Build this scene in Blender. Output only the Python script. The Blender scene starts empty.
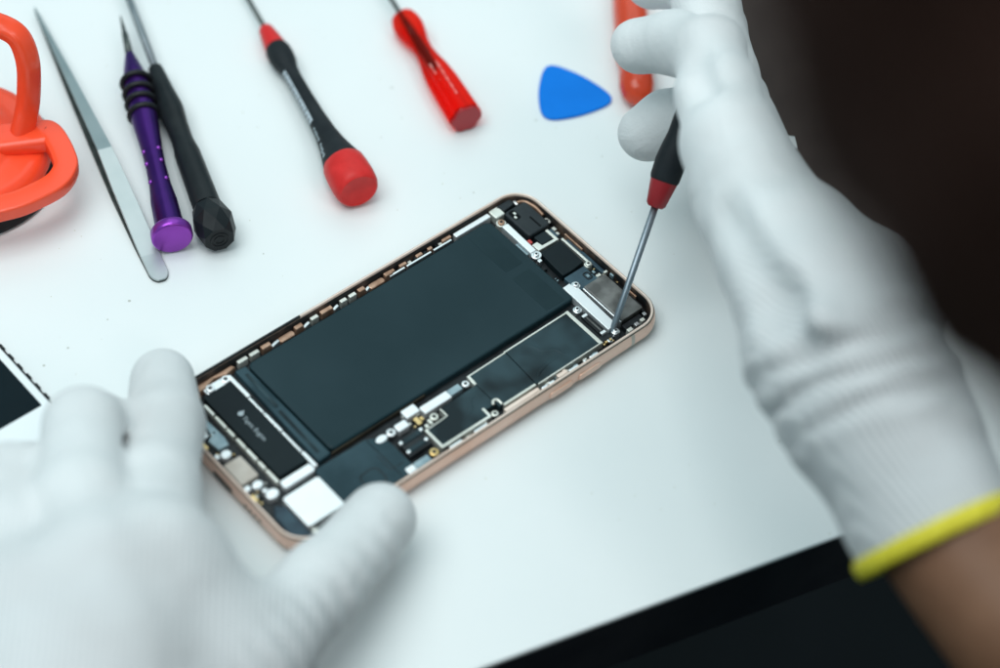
import bpy, bmesh, math, random
import numpy as np
from mathutils import Vector, Matrix
random.seed(7); RNG = np.random.RandomState(11)
S = 0.001                      # everything below is written in millimetres
PI = math.pi
scene = bpy.context.scene
C = scene.collection

# ------------------------------------------------------------------ camera geometry
CAM = np.array([-285.25, -326.83, 533.73])
ROT = np.array([[0.75796, 0.47293, -0.44925], [-0.65015, 0.60353, -0.46158], [0.05284, 0.64194, 0.76493]])
FPX = 2361.0
def at(px, py, z):
    """point of the place, at height z (mm) over the table, seen at a pixel of the photograph"""
    d = ROT @ np.array([(px - 500) / FPX, -(py - 334) / FPX, -1.0])
    return CAM + d * ((z - CAM[2]) / d[2])
def atd(px, py, depth):
    return CAM + depth * (ROT @ np.array([(px - 500) / FPX, -(py - 334) / FPX, -1.0]))
def depth(P): return float(-((np.asarray(P) - CAM) @ ROT)[2])
def pxr(w, P): return w * depth(P) / FPX / 2        # pixel width -> radius in mm

# ------------------------------------------------------------------ materials
def mat(name, col, rough=0.5, metal=0.0, **kw):
    m = bpy.data.materials.new(name); m.use_nodes = True
    b = m.node_tree.nodes['Principled BSDF']
    b.inputs['Base Color'].default_value = (*col, 1)
    b.inputs['Roughness'].default_value = rough
    b.inputs['Metallic'].default_value = metal
    for k, v in kw.items():
        b.inputs[k.replace('_', ' ')].default_value = v
    return m
def nodes(m): return m.node_tree.nodes, m.node_tree.links, m.node_tree.nodes['Principled BSDF']
def vary(m, c1, c2, scale=40, detail=4, rough=None, bump=0, bscale=None, lo=.35, hi=.65, stretch=None):
    n, l, b = nodes(m)
    tc = n.new('ShaderNodeTexCoord'); mp = n.new('ShaderNodeMapping')
    l.new(tc.outputs['Object'], mp.inputs['Vector'])
    if stretch: mp.inputs['Scale'].default_value = stretch
    t = n.new('ShaderNodeTexNoise'); t.inputs['Scale'].default_value = scale; t.inputs['Detail'].default_value = detail
    l.new(mp.outputs[0], t.inputs['Vector'])
    r = n.new('ShaderNodeValToRGB'); r.color_ramp.elements[0].position = lo; r.color_ramp.elements[1].position = hi
    r.color_ramp.elements[0].color = (*c1, 1); r.color_ramp.elements[1].color = (*c2, 1)
    l.new(t.outputs['Fac'], r.inputs['Fac']); l.new(r.outputs['Color'], b.inputs['Base Color'])
    if rough:
        q = n.new('ShaderNodeMapRange'); q.inputs['From Min'].default_value = lo; q.inputs['From Max'].default_value = hi
        q.inputs['To Min'].default_value = rough[0]; q.inputs['To Max'].default_value = rough[1]
        l.new(t.outputs['Fac'], q.inputs['Value']); l.new(q.outputs[0], b.inputs['Roughness'])
    if bump:
        t2 = n.new('ShaderNodeTexNoise'); t2.inputs['Scale'].default_value = bscale or scale * 6; t2.inputs['Detail'].default_value = 3
        l.new(mp.outputs[0], t2.inputs['Vector'])
        bp = n.new('ShaderNodeBump'); bp.inputs['Strength'].default_value = bump; bp.inputs['Distance'].default_value = 0.0004
        l.new(t2.outputs['Fac'], bp.inputs['Height']); l.new(bp.outputs[0], b.inputs['Normal'])
    return m

M = {}
M['table'] = mat('white_laminate', (.80, .82, .82), .42)
def table_nodes():
    m = M['table']; n, l, b = nodes(m)
    tc = n.new('ShaderNodeTexCoord')
    v = n.new('ShaderNodeTexVoronoi'); v.inputs['Scale'].default_value = 330; v.inputs['Randomness'].default_value = 1
    l.new(tc.outputs['Object'], v.inputs['Vector'])
    # size of each speck comes from its random cell colour: most cells hold none
    sep = n.new('ShaderNodeSeparateColor'); l.new(v.outputs['Color'], sep.inputs[0])
    mr = n.new('ShaderNodeMapRange'); mr.inputs['From Min'].default_value = .972; mr.inputs['From Max'].default_value = 1
    mr.inputs['To Min'].default_value = 0; mr.inputs['To Max'].default_value = .17
    l.new(sep.outputs[0], mr.inputs['Value'])
    lt = n.new('ShaderNodeMath'); lt.operation = 'LESS_THAN'; l.new(v.outputs['Distance'], lt.inputs[0]); l.new(mr.outputs[0], lt.inputs[1])
    ns = n.new('ShaderNodeTexNoise'); ns.inputs['Scale'].default_value = 9; ns.inputs['Detail'].default_value = 5
    l.new(tc.outputs['Object'], ns.inputs['Vector'])
    r = n.new('ShaderNodeValToRGB')
    r.color_ramp.elements[0].color = (.765, .79, .79, 1); r.color_ramp.elements[1].color = (.825, .84, .835, 1)
    r.color_ramp.elements[0].position = .3; r.color_ramp.elements[1].position = .7
    l.new(ns.outputs['Fac'], r.inputs['Fac'])
    mx = n.new('ShaderNodeMix'); mx.data_type = 'RGBA'
    l.new(lt.outputs[0], mx.inputs['Factor']); l.new(r.outputs[0], mx.inputs['A']); mx.inputs['B'].default_value = (.50, .50, .46, 1)
    l.new(mx.outputs['Result'], b.inputs['Base Color'])
    v2 = n.new('ShaderNodeTexVoronoi'); v2.inputs['Scale'].default_value = 620; l.new(tc.outputs['Object'], v2.inputs['Vector'])
    sp2 = n.new('ShaderNodeSeparateColor'); l.new(v2.outputs['Color'], sp2.inputs[0])
    m2 = n.new('ShaderNodeMapRange'); m2.inputs['From Min'].default_value = .93; m2.inputs['From Max'].default_value = 1; m2.inputs['To Max'].default_value = .15
    l.new(sp2.outputs[1], m2.inputs['Value'])
    l2 = n.new('ShaderNodeMath'); l2.operation = 'LESS_THAN'; l.new(v2.outputs['Distance'], l2.inputs[0]); l.new(m2.outputs[0], l2.inputs[1])
    mx2 = n.new('ShaderNodeMix'); mx2.data_type = 'RGBA'; l.new(l2.outputs[0], mx2.inputs['Factor']); l.new(mx.outputs['Result'], mx2.inputs['A']); mx2.inputs['B'].default_value = (.52, .50, .40, 1)
    l.new(mx2.outputs['Result'], b.inputs['Base Color'])
    fn = n.new('ShaderNodeTexNoise'); fn.inputs['Scale'].default_value = 1500; fn.inputs['Detail'].default_value = 2
    l.new(tc.outputs['Object'], fn.inputs['Vector'])
    bp = n.new('ShaderNodeBump'); bp.inputs['Strength'].default_value = .12; bp.inputs['Distance'].default_value = .0002
    l.new(fn.outputs['Fac'], bp.inputs['Height']); l.new(bp.outputs[0], b.inputs['Normal'])
table_nodes()
M['black_edge'] = vary(mat('black_edge', (.012, .013, .016), .45), (.010, .011, .014), (.016, .017, .02), 60)
M['floor'] = vary(mat('dark_floor', (.008, .009, .011), .6), (.005, .006, .007), (.012, .013, .016), 5)
M['rose'] = vary(mat('rose_aluminium', (.84, .55, .43), .36, .4), (.79, .49, .37), (.87, .60, .49), 60, rough=(.3, .42))
M['rim'] = vary(mat('pale_rim', (.90, .69, .58), .3, .15), (.86, .64, .53), (.92, .74, .64), 90)  # brightness of the lit rim is put into its pale colour
M['copper'] = vary(mat('bare_copper_tab', (.50, .29, .19), .42, .6), (.36, .20, .13), (.60, .38, .27), 260)
M['void'] = mat('black_recess', (.003, .004, .005), .6, 0, Specular_IOR_Level=.1)
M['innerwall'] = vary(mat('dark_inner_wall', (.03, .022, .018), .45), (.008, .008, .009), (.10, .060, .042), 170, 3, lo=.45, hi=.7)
M['deck'] = vary(mat('dark_deck', (.010, .012, .014), .45), (.006, .007, .009), (.018, .022, .025), 200)
M['battery'] = vary(mat('battery_wrap', (.008, .020, .025), .42, 0, Specular_IOR_Level=.17), (.009, .027, .034), (.018, .040, .049), 18, 4, rough=(.36, .5), bump=.05, bscale=90, lo=.4, hi=.68)  # soft cloudy tone in the colour stands in for reflections on the wrap
M['battery_tape'] = vary(mat('battery_tape', (.006, .014, .017), .45, 0, Specular_IOR_Level=.15), (.008, .024, .030), (.014, .034, .041), 50)
M['flap'] = vary(mat('teal_film', (.02, .05, .064), .38, 0, Specular_IOR_Level=.2), (.013, .036, .047), (.032, .068, .085), 60, rough=(.3, .45))
M['shield'] = vary(mat('graphite_film', (.02, .032, .037), .42, 0, Specular_IOR_Level=.2), (.006, .014, .018), (.032, .062, .074), 75, 2, rough=(.3, .5), bump=.2, bscale=70, lo=.42, hi=.66)
M['ivory'] = vary(mat('tin_frame', (.78, .77, .70), .38, .55), (.70, .69, .62), (.84, .83, .77), 160)
M['silver'] = vary(mat('bright_steel', (.86, .87, .88), .30, .9), (.80, .81, .82), (.90, .91, .92), 200, rough=(.24, .36))
M['white_metal'] = vary(mat('matte_white_metal', (.90, .91, .92), .36, .55), (.88, .89, .9), (.93, .94, .95), 100)
M['can'] = vary(mat('brushed_can', (.19, .185, .175), .42, .75), (.13, .125, .12), (.25, .245, .235), 190, 5, rough=(.34, .52), lo=.4, hi=.62)
M['gold'] = vary(mat('gold_contact', (.75, .52, .22), .35, .9), (.65, .43, .17), (.82, .6, .3), 300)
M['bronze'] = vary(mat('dark_bronze', (.05, .04, .025), .35, .5), (.03, .024, .016), (.08, .062, .04), 60)
M['black'] = vary(mat('black_plastic', (.012, .014, .016), .38), (.009, .011, .013), (.016, .019, .021), 150)
M['blackmatte'] = vary(mat('matte_black_plastic', (.016, .021, .025), .5, 0), (.012, .017, .021), (.021, .027, .031), 120)
M['label'] = vary(mat('motor_label', (.005, .011, .014), .5, 0, Specular_IOR_Level=.18), (.004, .009, .012), (.007, .014, .017), 50)
M['print'] = mat('grey_print', (.36, .42, .45), .5)
M['flexblue'] = vary(mat('blue_flex', (.03, .06, .085), .35), (.02, .04, .06), (.05, .10, .13), 150)
M['bluegrey'] = vary(mat('bluegrey_plate', (.24, .33, .37), .35, .3), (.17, .25, .29), (.32, .42, .46), 200)
M['beige'] = vary(mat('beige_flex', (.52, .45, .39), .45), (.45, .38, .32), (.58, .52, .46), 150)
M['redflex'] = mat('red_flex', (.55, .06, .05), .4)
M['recess'] = mat('screw_recess', (.03, .03, .032), .5, .3)
M['orange'] = vary(mat('orange_plastic', (.90, .065, .022), .36), (.86, .055, .018), (.93, .08, .03), 30, Subsurface_Weight=0) if False else mat('orange_plastic', (1.0, .085, .028), .24)
M['rubber'] = vary(mat('black_rubber', (.012, .012, .013), .55), (.010, .010, .011), (.017, .017, .018), 80)
M['steel'] = vary(mat('satin_steel', (.31, .36, .37), .4, .85), (.27, .32, .33), (.35, .40, .41), 60, rough=(.34, .46))
M['brushed_tail'] = vary(mat('brushed_tail', (.50, .535, .535), .46, .7), (.46, .50, .50), (.54, .575, .575), 80, rough=(.42, .54))
M['bluesteel'] = vary(mat('blued_steel', (.27, .31, .35), .42, .85), (.24, .28, .32), (.31, .35, .39), 100)
M['darksteel'] = vary(mat('dark_steel', (.09, .10, .095), .4, .8), (.07, .08, .075), (.12, .13, .125), 200)
M['shaftsteel'] = vary(mat('shaft_steel', (.20, .235, .25), .42, .75), (.17, .20, .215), (.24, .27, .29), 100)
M['purple'] = vary(mat('purple_anodised', (.055, .010, .145), .28, .8), (.048, .009, .125), (.065, .013, .165), 80, rough=(.24, .34))
M['purplecap'] = vary(mat('purple_cap', (.30, .055, .46), .32, .7), (.27, .048, .42), (.33, .065, .50), 120, rough=(.28, .4))
M['oring'] = mat('oring_rubber', (.010, .010, .012), .45)
M['handleblack'] = vary(mat('black_handle', (.013, .015, .017), .33), (.011, .013, .015), (.018, .021, .023), 90, rough=(.28, .42), bump=.06, bscale=500)
M['gripblack'] = vary(mat('rubber_grip', (.016, .019, .022), .55), (.013, .016, .019), (.021, .025, .028), 120, bump=.15, bscale=900)
M['redcap'] = vary(mat('red_plastic', (.68, .028, .026), .42), (.60, .022, .020), (.74, .034, .032), 160, bump=.08, bscale=700)
M['rednose'] = mat('red_nose', (.66, .022, .022), .38)
M['darkred'] = mat('dark_red_nose', (.33, .012, .018), .4)
M['scale'] = mat('grey_scale_label', (.52, .58, .63), .45)
M['scaledark'] = mat('label_ink', (.07, .08, .09), .45)
M['redglass'] = mat('red_translucent', (1.0, .045, .025), .08, 0, Transmission_Weight=.75, IOR=1.25)
def thin_tint(m, col, fac):
    n, l, b = nodes(m); t = n.new('ShaderNodeBsdfTransparent'); t.inputs[0].default_value = (*col, 1)
    mx = n.new('ShaderNodeMixShader'); mx.inputs[0].default_value = fac; out = n['Material Output']
    l.new(b.outputs[0], mx.inputs[1]); l.new(t.outputs[0], mx.inputs[2]); l.new(mx.outputs[0], out.inputs[0])
thin_tint(M['redglass'], (1, .14, .07), .6)
M['redend'] = mat('red_handle_end', (.50, .02, .03), .35, 0, Transmission_Weight=.25)
M['emboss'] = mat('stamped_letters', (.95, .45, .40), .4)
M['orangeglass'] = mat('orange_translucent', (.95, .10, .035), .16, 0, Transmission_Weight=.55, IOR=1.45)
M['blue'] = vary(mat('blue_celluloid', (.002, .19, .72), .4), (.002, .18, .69), (.003, .20, .75), 60)
M['screen'] = vary(mat('dark_glass', (.006, .013, .017), .4), (.005, .011, .015), (.007, .015, .019), 20)
M['bezel'] = mat('white_bezel', (.84, .86, .87), .25)
M['skin'] = vary(mat('brown_skin', (.21, .098, .054), .5, 0, Specular_IOR_Level=.3), (.165, .074, .040), (.25, .122, .070), 45, 8, bump=.3, bscale=700, lo=.3, hi=.7)
M['hair'] = vary(mat('dark_hair', (.024, .011, .008), .85, 0, Specular_IOR_Level=.03), (.015, .006, .004), (.036, .017, .013), 260, stretch=(1, .08, 1), bump=.5, bscale=700)
M['shirt'] = vary(mat('black_shirt', (.014, .013, .015), .8), (.011, .010, .012), (.018, .017, .019), 90)
M['yellow'] = vary(mat('yellow_hem', (.78, .66, .03), .65), (.70, .58, .02), (.84, .73, .05), 400, bump=.5, bscale=1800)
M['case'] = vary(mat('brown_case', (.046, .030, .025), .7), (.038, .024, .020), (.055, .037, .031), 70, bump=.3, bscale=900)
M['casetrim'] = mat('red_brown_piping', (.055, .026, .022), .6)
M['fleck'] = mat('white_fleck', (.78, .82, .82), .6)
M['eye'] = mat('eye_white', (.75, .74, .72), .3)

def glove_mat(name, rot):
    m = mat(name, (.72, .725, .73), .78); n, l, b = nodes(m)
    tc = n.new('ShaderNodeTexCoord'); mp = n.new('ShaderNodeMapping'); mp.inputs['Rotation'].default_value = rot
    l.new(tc.outputs['Object'], mp.inputs['Vector'])
    def wave(sc, dist, d):
        w = n.new('ShaderNodeTexWave'); w.wave_type = 'BANDS'; w.bands_direction = d
        w.inputs['Scale'].default_value = sc; w.inputs['Distortion'].default_value = dist; w.inputs['Detail'].default_value = 2; w.inputs['Detail Scale'].default_value = .3
        l.new(mp.outputs[0], w.inputs['Vector']); return w
    w = wave(195, 2.2, 'X'); wy = wave(330, 2.6, 'Y')
    at_ = n.new('ShaderNodeAttribute'); at_.attribute_name = 'rib'
    def math2(op, a, c, v=None):
        k = n.new('ShaderNodeMath'); k.operation = op; l.new(a, k.inputs[0])
        if c is None: k.inputs[1].default_value = v
        else: l.new(c, k.inputs[1])
        return k.outputs[0]
    rib = math2('MULTIPLY', w.outputs['Fac'], at_.outputs['Fac'])
    loop = math2('MULTIPLY', math2('MULTIPLY', wy.outputs['Fac'], at_.outputs['Fac']), None, .45)
    fz = n.new('ShaderNodeTexNoise'); fz.inputs['Scale'].default_value = 1500; fz.inputs['Detail'].default_value = 3; l.new(tc.outputs['Object'], fz.inputs['Vector'])
    cr = n.new('ShaderNodeTexNoise'); cr.inputs['Scale'].default_value = 75; cr.inputs['Detail'].default_value = 5; cr.inputs['Distortion'].default_value = .8; l.new(tc.outputs['Object'], cr.inputs['Vector'])
    h = math2('ADD', math2('ADD', rib, loop), math2('MULTIPLY', fz.outputs['Fac'], None, .6)); h = math2('ADD', h, math2('MULTIPLY', cr.outputs['Fac'], None, 4.5))
    bp = n.new('ShaderNodeBump'); bp.inputs['Strength'].default_value = .45; bp.inputs['Distance'].default_value = .0005
    l.new(h, bp.inputs['Height']); l.new(bp.outputs[0], b.inputs['Normal'])
    mr = n.new('ShaderNodeMapRange'); mr.inputs['To Min'].default_value = 0; l.new(rib, mr.inputs['Value'])
    # yarn rows read a little darker between the ribs; faint greying where the cloth is handled
    st_ = n.new('ShaderNodeTexNoise'); st_.inputs['Scale'].default_value = 28; st_.inputs['Detail'].default_value = 5; l.new(tc.outputs['Object'], st_.inputs['Vector'])
    r = n.new('ShaderNodeValToRGB'); r.color_ramp.elements[0].color = (.66, .655, .655, 1); r.color_ramp.elements[1].color = (.735, .74, .742, 1)
    r.color_ramp.elements[0].position = .3; r.color_ramp.elements[1].position = .62
    l.new(st_.outputs['Fac'], r.inputs['Fac'])
    mx = n.new('ShaderNodeMix'); mx.data_type = 'RGBA'; mx.blend_type = 'MULTIPLY'; l.new(r.outputs[0], mx.inputs['A']); mx.inputs['B'].default_value = (.78, .785, .80, 1)
    gap = math2('MULTIPLY', math2('SUBTRACT', at_.outputs['Fac'], rib), None, .9)
    l.new(gap, mx.inputs['Factor']); l.new(mx.outputs['Result'], b.inputs['Base Color'])
    b.inputs['Sheen Weight'].default_value = .2
    return m
M['glove_r'] = glove_mat('white_knit_right', (0, 0, .05))
M['glove_l'] = glove_mat('white_knit_left', (0, 0, .66))

for k_, v_ in dict(black=.18, blackmatte=.3, handleblack=.16, gripblack=.16, deck=.3, rubber=.3, oring=.3, screen=.05, flexblue=.3, black_edge=.2, floor=.2, blue=.1, orange=.5, redcap=.22, rednose=.25).items():
    M[k_].node_tree.nodes['Principled BSDF'].inputs['Specular IOR Level'].default_value = v_
# ------------------------------------------------------------------ object helpers
ORG = {}
def thing(name, label, cat, loc=(0, 0, 0), group=None):
    o = bpy.data.objects.new(name, None); C.objects.link(o)
    o.empty_display_size = .01
    o.location = Vector(loc) * S; ORG[o.name] = np.array(loc, float)
    o['label'] = label; o['category'] = cat
    if group: o['group'] = group
    return o
class MB:
    def __init__(s): s.v = []; s.f = []; s.mi = []; s.sm = []
    def add(s, V, F, mi=0, smooth=True):
        b = len(s.v); s.v += [tuple(map(float, p)) for p in V]
        for q in F: s.f.append([b + i for i in q]); s.mi.append(mi); s.sm.append(smooth)
        return s
    def prism(s, poly, z0, z1, mi=0, bev=0.0, smooth=False):
        P = [np.array(p[:2], float) for p in poly]
        A = sum(P[i][0] * P[(i + 1) % len(P)][1] - P[(i + 1) % len(P)][0] * P[i][1] for i in range(len(P)))
        if A < 0: P = P[::-1]
        n = len(P)
        rings = [(z0, 0)] + ([(z1 - bev, 0), (z1 - .3 * bev, .35 * bev), (z1, bev)] if bev else [(z1, 0)])
        V = []; F = []
        for z, ins in rings:
            for i in range(n):
                p = P[i]
                if ins:
                    e1 = P[i] - P[i - 1]; e2 = P[(i + 1) % n] - P[i]
                    e1 = e1 / (np.linalg.norm(e1) + 1e-9); e2 = e2 / (np.linalg.norm(e2) + 1e-9)
                    n1 = np.array([-e1[1], e1[0]]); n2 = np.array([-e2[1], e2[0]])
                    m = n1 + n2; d = max(.35, 1 + n1 @ n2)
                    p = p + m * ins / d
                V.append((p[0], p[1], z))
        for k in range(len(rings) - 1):
            for i in range(n):
                j = (i + 1) % n
                F.append([k * n + i, k * n + j, (k + 1) * n + j, (k + 1) * n + i])
        F.append(list(range(n))[::-1]); F.append([(len(rings) - 1) * n + i for i in range(n)])
        return s.add(V, F, mi, smooth)
    def rect(s, x0, y0, x1, y1, z0, z1, mi=0, bev=.12, r=0):
        if x0 > x1: x0, x1 = x1, x0
        if y0 > y1: y0, y1 = y1, y0
        return s.prism(rrect(x0, y0, x1, y1, r), z0, z1, mi, bev)
    def lathe(s, prof, P0, P1, seg=32, mi=0, smooth=True, shape=None, cap=True, phase=0.0):
        """prof: (t 0..1 along P0->P1, radius[, material])"""
        P0 = np.array(P0, float); P1 = np.array(P1, float); ax = P1 - P0; L = np.linalg.norm(ax); w = ax / L
        u = np.cross(w, [0, 0, 1.0]); u = u / np.linalg.norm(u) if np.linalg.norm(u) > 1e-6 else np.array([1., 0, 0]); v = np.cross(u, w)
        V = []; F = []; n = len(prof)
        for k, pr in enumerate(prof):
            for i in range(seg):
                a = 2 * PI * i / seg + phase; r = pr[1] * (shape(a, pr[0]) if shape else 1)
                V.append(P0 + ax * pr[0] + r * (math.cos(a) * u + math.sin(a) * v))
        base = len(s.v); s.v += [tuple(p) for p in V]
        for k in range(n - 1):
            m = prof[k + 1][2] if len(prof[k + 1]) > 2 else mi
            for i in range(seg):
                j = (i + 1) % seg
                s.f.append([base + k * seg + i, base + k * seg + j, base + (k + 1) * seg + j, base + (k + 1) * seg + i]); s.mi.append(m); s.sm.append(smooth)
        if cap:
            s.f.append([base + i for i in range(seg)][::-1]); s.mi.append(prof[0][2] if len(prof[0]) > 2 else mi); s.sm.append(False)
            s.f.append([base + (n - 1) * seg + i for i in range(seg)]); s.mi.append(prof[-1][2] if len(prof[-1]) > 2 else mi); s.sm.append(False)
        return s
    def tube(s, path, ra, rb=None, up=(0, 0, 1), seg=16, mi=0, closed=False, power=2.0):
        """sweep a superellipse section: half-width ra (across), half-height rb (along up)"""
        P = [np.array(p, float) for p in path]; n = len(P)
        V = []; F = []
        for k in range(n):
            a = P[k - 1] if (k > 0 or closed) else P[k]; b = P[(k + 1) % n] if (k < n - 1 or closed) else P[k]
            t = b - a; t /= np.linalg.norm(t)
            U = np.array(up[k] if isinstance(up, list) else up, float); sd = np.cross(t, U); sd /= np.linalg.norm(sd); U2 = np.cross(sd, t)
            A = ra[k] if hasattr(ra, '__len__') else ra; B = (rb[k] if hasattr(rb, '__len__') else rb) if rb is not None else A
            for i in range(seg):
                th = 2 * PI * i / seg; c, q = math.cos(th), math.sin(th)
                e = 2 / power
                V.append(P[k] + sd * A * math.copysign(abs(c) ** e, c) + U2 * B * math.copysign(abs(q) ** e, q))
        m = n if closed else n - 1
        for k in range(m):
            for i in range(seg):
                j = (i + 1) % seg; k2 = (k + 1) % n
                F.append([k * seg + i, k * seg + j, k2 * seg + j, k2 * seg + i])
        if not closed:
            F.append(list(range(seg))[::-1]); F.append([(n - 1) * seg + i for i in range(seg)])
        return s.add(V, F, mi, True)
    def sphere(s, c, r, mi=0, seg=16, rings=10, sc=(1, 1, 1)):
        V = []; F = []
        for k in range(rings + 1):
            ph = PI * k / rings
            for i in range(seg):
                th = 2 * PI * i / seg
                V.append((c[0] + r * sc[0] * math.sin(ph) * math.cos(th), c[1] + r * sc[1] * math.sin(ph) * math.sin(th), c[2] + r * sc[2] * math.cos(ph)))
        for k in range(rings):
            for i in range(seg):
                j = (i + 1) % seg
                F.append([k * seg + i, (k + 1) * seg + i, (k + 1) * seg + j, k * seg + j])
        return s.add(V, F, mi, True)
    def build(s, name, mats, parent=None, subsurf=0, fix=True, autosmooth=None):
        org = ORG[parent.name] if parent is not None else np.zeros(3)
        me = bpy.data.meshes.new(name)
        V = (np.array(s.v, float) - org) * S
        me.from_pydata(V.tolist(), [], s.f)
        me.polygons.foreach_set('material_index', s.mi); me.polygons.foreach_set('use_smooth', s.sm)
        if not isinstance(mats, (list, tuple)): mats = [mats]
        for m in mats: me.materials.append(M[m] if isinstance(m, str) else m)
        if fix:
            bm = bmesh.new(); bm.from_mesh(me); bmesh.ops.remove_doubles(bm, verts=bm.verts, dist=2e-7)
            bmesh.ops.recalc_face_normals(bm, faces=bm.faces); bm.to_mesh(me); bm.free()
        me.update()
        if autosmooth is not None:
            try: me.set_sharp_from_angle(angle=math.radians(autosmooth))
            except Exception: pass
        o = bpy.data.objects.new(name, me); C.objects.link(o)
        if parent is not None: o.parent = parent; ORG[o.name] = org
        else: ORG[o.name] = np.zeros(3)
        if subsurf:
            md = o.modifiers.new('sub', 'SUBSURF'); md.levels = subsurf; md.render_levels = subsurf
        return o
def rrect(x0, y0, x1, y1, r=0, n=5):
    if r <= 0: return [(x0, y0), (x1, y0), (x1, y1), (x0, y1)]
    out = []
    for cx, cy, a0 in ((x1 - r, y0 + r, -90), (x1 - r, y1 - r, 0), (x0 + r, y1 - r, 90), (x0 + r, y0 + r, 180)):
        for i in range(n + 1):
            a = math.radians(a0 + 90 * i / n); out.append((cx + r * math.cos(a), cy + r * math.sin(a)))
    return out
def tag(o, label, cat, group=None):
    o['label'] = label; o['category'] = cat
    if group: o['group'] = group
    return o
def spline(pts, n=8, closed=False):
    P = [np.array(p, float) for p in pts]; N = len(P); out = []
    rng = range(N if closed else N - 1)
    for i in rng:
        g = lambda k: P[k % N] if closed else P[min(max(k, 0), N - 1)]
        p0, p1, p2, p3 = g(i - 1), g(i), g(i + 1), g(i + 2)
        for k in range(n):
            t = k / n
            out.append(.5 * (2 * p1 + (p2 - p0) * t + (2 * p0 - 5 * p1 + 4 * p2 - p3) * t * t + (3 * p1 - p0 - 3 * p2 + p3) * t ** 3))
    if not closed: out.append(P[-1])
    return out

# ------------------------------------------------------------------ implicit surfaces (hands, body)
class SDF:
    def __init__(s, lo, hi, h):
        s.h = h; s.lo = np.array(lo, float)
        n = np.ceil((np.array(hi) - s.lo) / h).astype(int) + 1
        ax = [s.lo[i] + h * np.arange(n[i]) for i in range(3)]
        s.X, s.Y, s.Z = np.meshgrid(*ax, indexing='ij'); s.X = s.X.astype(np.float32); s.Y = s.Y.astype(np.float32); s.Z = s.Z.astype(np.float32)
        s.F = np.full(s.X.shape, 1e3, np.float32)
    def cone(s, a, b, ra, rb, warp=None):
        a = np.array(a, np.float32); b = np.array(b, np.float32); d = b - a; L2 = float(d @ d) + 1e-9
        t = ((s.X - a[0]) * d[0] + (s.Y - a[1]) * d[1] + (s.Z - a[2]) * d[2]) / L2
        t = np.clip(t, 0, 1)
        D = np.sqrt((s.X - a[0] - t * d[0]) ** 2 + (s.Y - a[1] - t * d[1]) ** 2 + (s.Z - a[2] - t * d[2]) ** 2) - (ra + (rb - ra) * t)
        return D
    def ell(s, c, r, R=None):
        x, y, z = s.X - c[0], s.Y - c[1], s.Z - c[2]
        if R is not None:
            R = np.array(R, np.float32)   # columns are the axes
            x, y, z = (x * R[0, 0] + y * R[1, 0] + z * R[2, 0], x * R[0, 1] + y * R[1, 1] + z * R[2, 1], x * R[0, 2] + y * R[1, 2] + z * R[2, 2])
        k0 = np.sqrt((x / r[0]) ** 2 + (y / r[1]) ** 2 + (z / r[2]) ** 2)
        k1 = np.sqrt((x / r[0] ** 2) ** 2 + (y / r[1] ** 2) ** 2 + (z / r[2] ** 2) ** 2) + 1e-6
        return k0 * (k0 - 1) / k1
    @staticmethod
    def smin(a, b, k):
        if k <= 0: return np.minimum(a, b)
        h = np.maximum(k - np.abs(a - b), 0) / k
        return np.minimum(a, b) - h * h * k * .25
    @staticmethod
    def smax(a, b, k): return -SDF.smin(-a, -b, k)
    def u(s, D, k=0): s.F = SDF.smin(s.F, D, k)
    def chain(s, pts, rad):
        D = None
        for i in range(len(pts) - 1):
            c = s.cone(pts[i], pts[i + 1], rad[i], rad[i + 1])
            D = c if D is None else SDF.smin(D, c, 3.0)
        return D
    def mesh(s, F=None):
        F = s.F if F is None else F
        neg = F < 0; n = F.shape
        cnt = np.zeros([k - 1 for k in n], np.int8); acc = np.zeros([k - 1 for k in n] + [3], np.float32)
        def corner(dx, dy, dz): return (slice(dx, n[0] - 1 + dx), slice(dy, n[1] - 1 + dy), slice(dz, n[2] - 1 + dz))
        cs = [(i, j, k) for i in (0, 1) for j in (0, 1) for k in (0, 1)]
        for a in cs:
            for ax in range(3):
                if a[ax]: continue
                b = list(a); b[ax] = 1
                fa, fb = F[corner(*a)], F[corner(*b)]
                m = (fa < 0) != (fb < 0)
                t = np.where(m, fa / np.where(m, fa - fb, 1), 0)
                cnt += m
                for q in range(3):
                    acc[..., q] += m * (a[q] + (t if q == ax else 0))
        idx = np.full(cnt.shape, -1, np.int64); act = cnt > 0; idx[act] = np.arange(act.sum())
        ijk = np.argwhere(act); V = s.lo + s.h * (ijk + acc[act] / cnt[act][:, None])
        faces = []
        for ax in range(3):
            o1, o2 = (ax + 1) % 3, (ax + 2) % 3
            sl = [slice(1, -1)] * 3; sl[ax] = slice(0, -1); sb = list(sl); sb[ax] = slice(1, None)
            A, B = neg[tuple(sl)], neg[tuple(sb)]
            w = np.argwhere(A != B); 
            if not len(w): continue
            off = np.array([1, 1, 1]); off[ax] = 0; w = w + off
            flip = A[A != B]
            q = []
            for d1, d2 in ((-1, -1), (0, -1), (0, 0), (-1, 0)):
                c = w.copy(); c[:, o1] += d1; c[:, o2] += d2
                q.append(idx[c[:, 0], c[:, 1], c[:, 2]])
            q = np.stack(q, 1); q[~flip] = q[~flip][:, ::-1]
            q = q[(q >= 0).all(1)]
            faces.append(q)
        return V, np.concatenate(faces)
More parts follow.
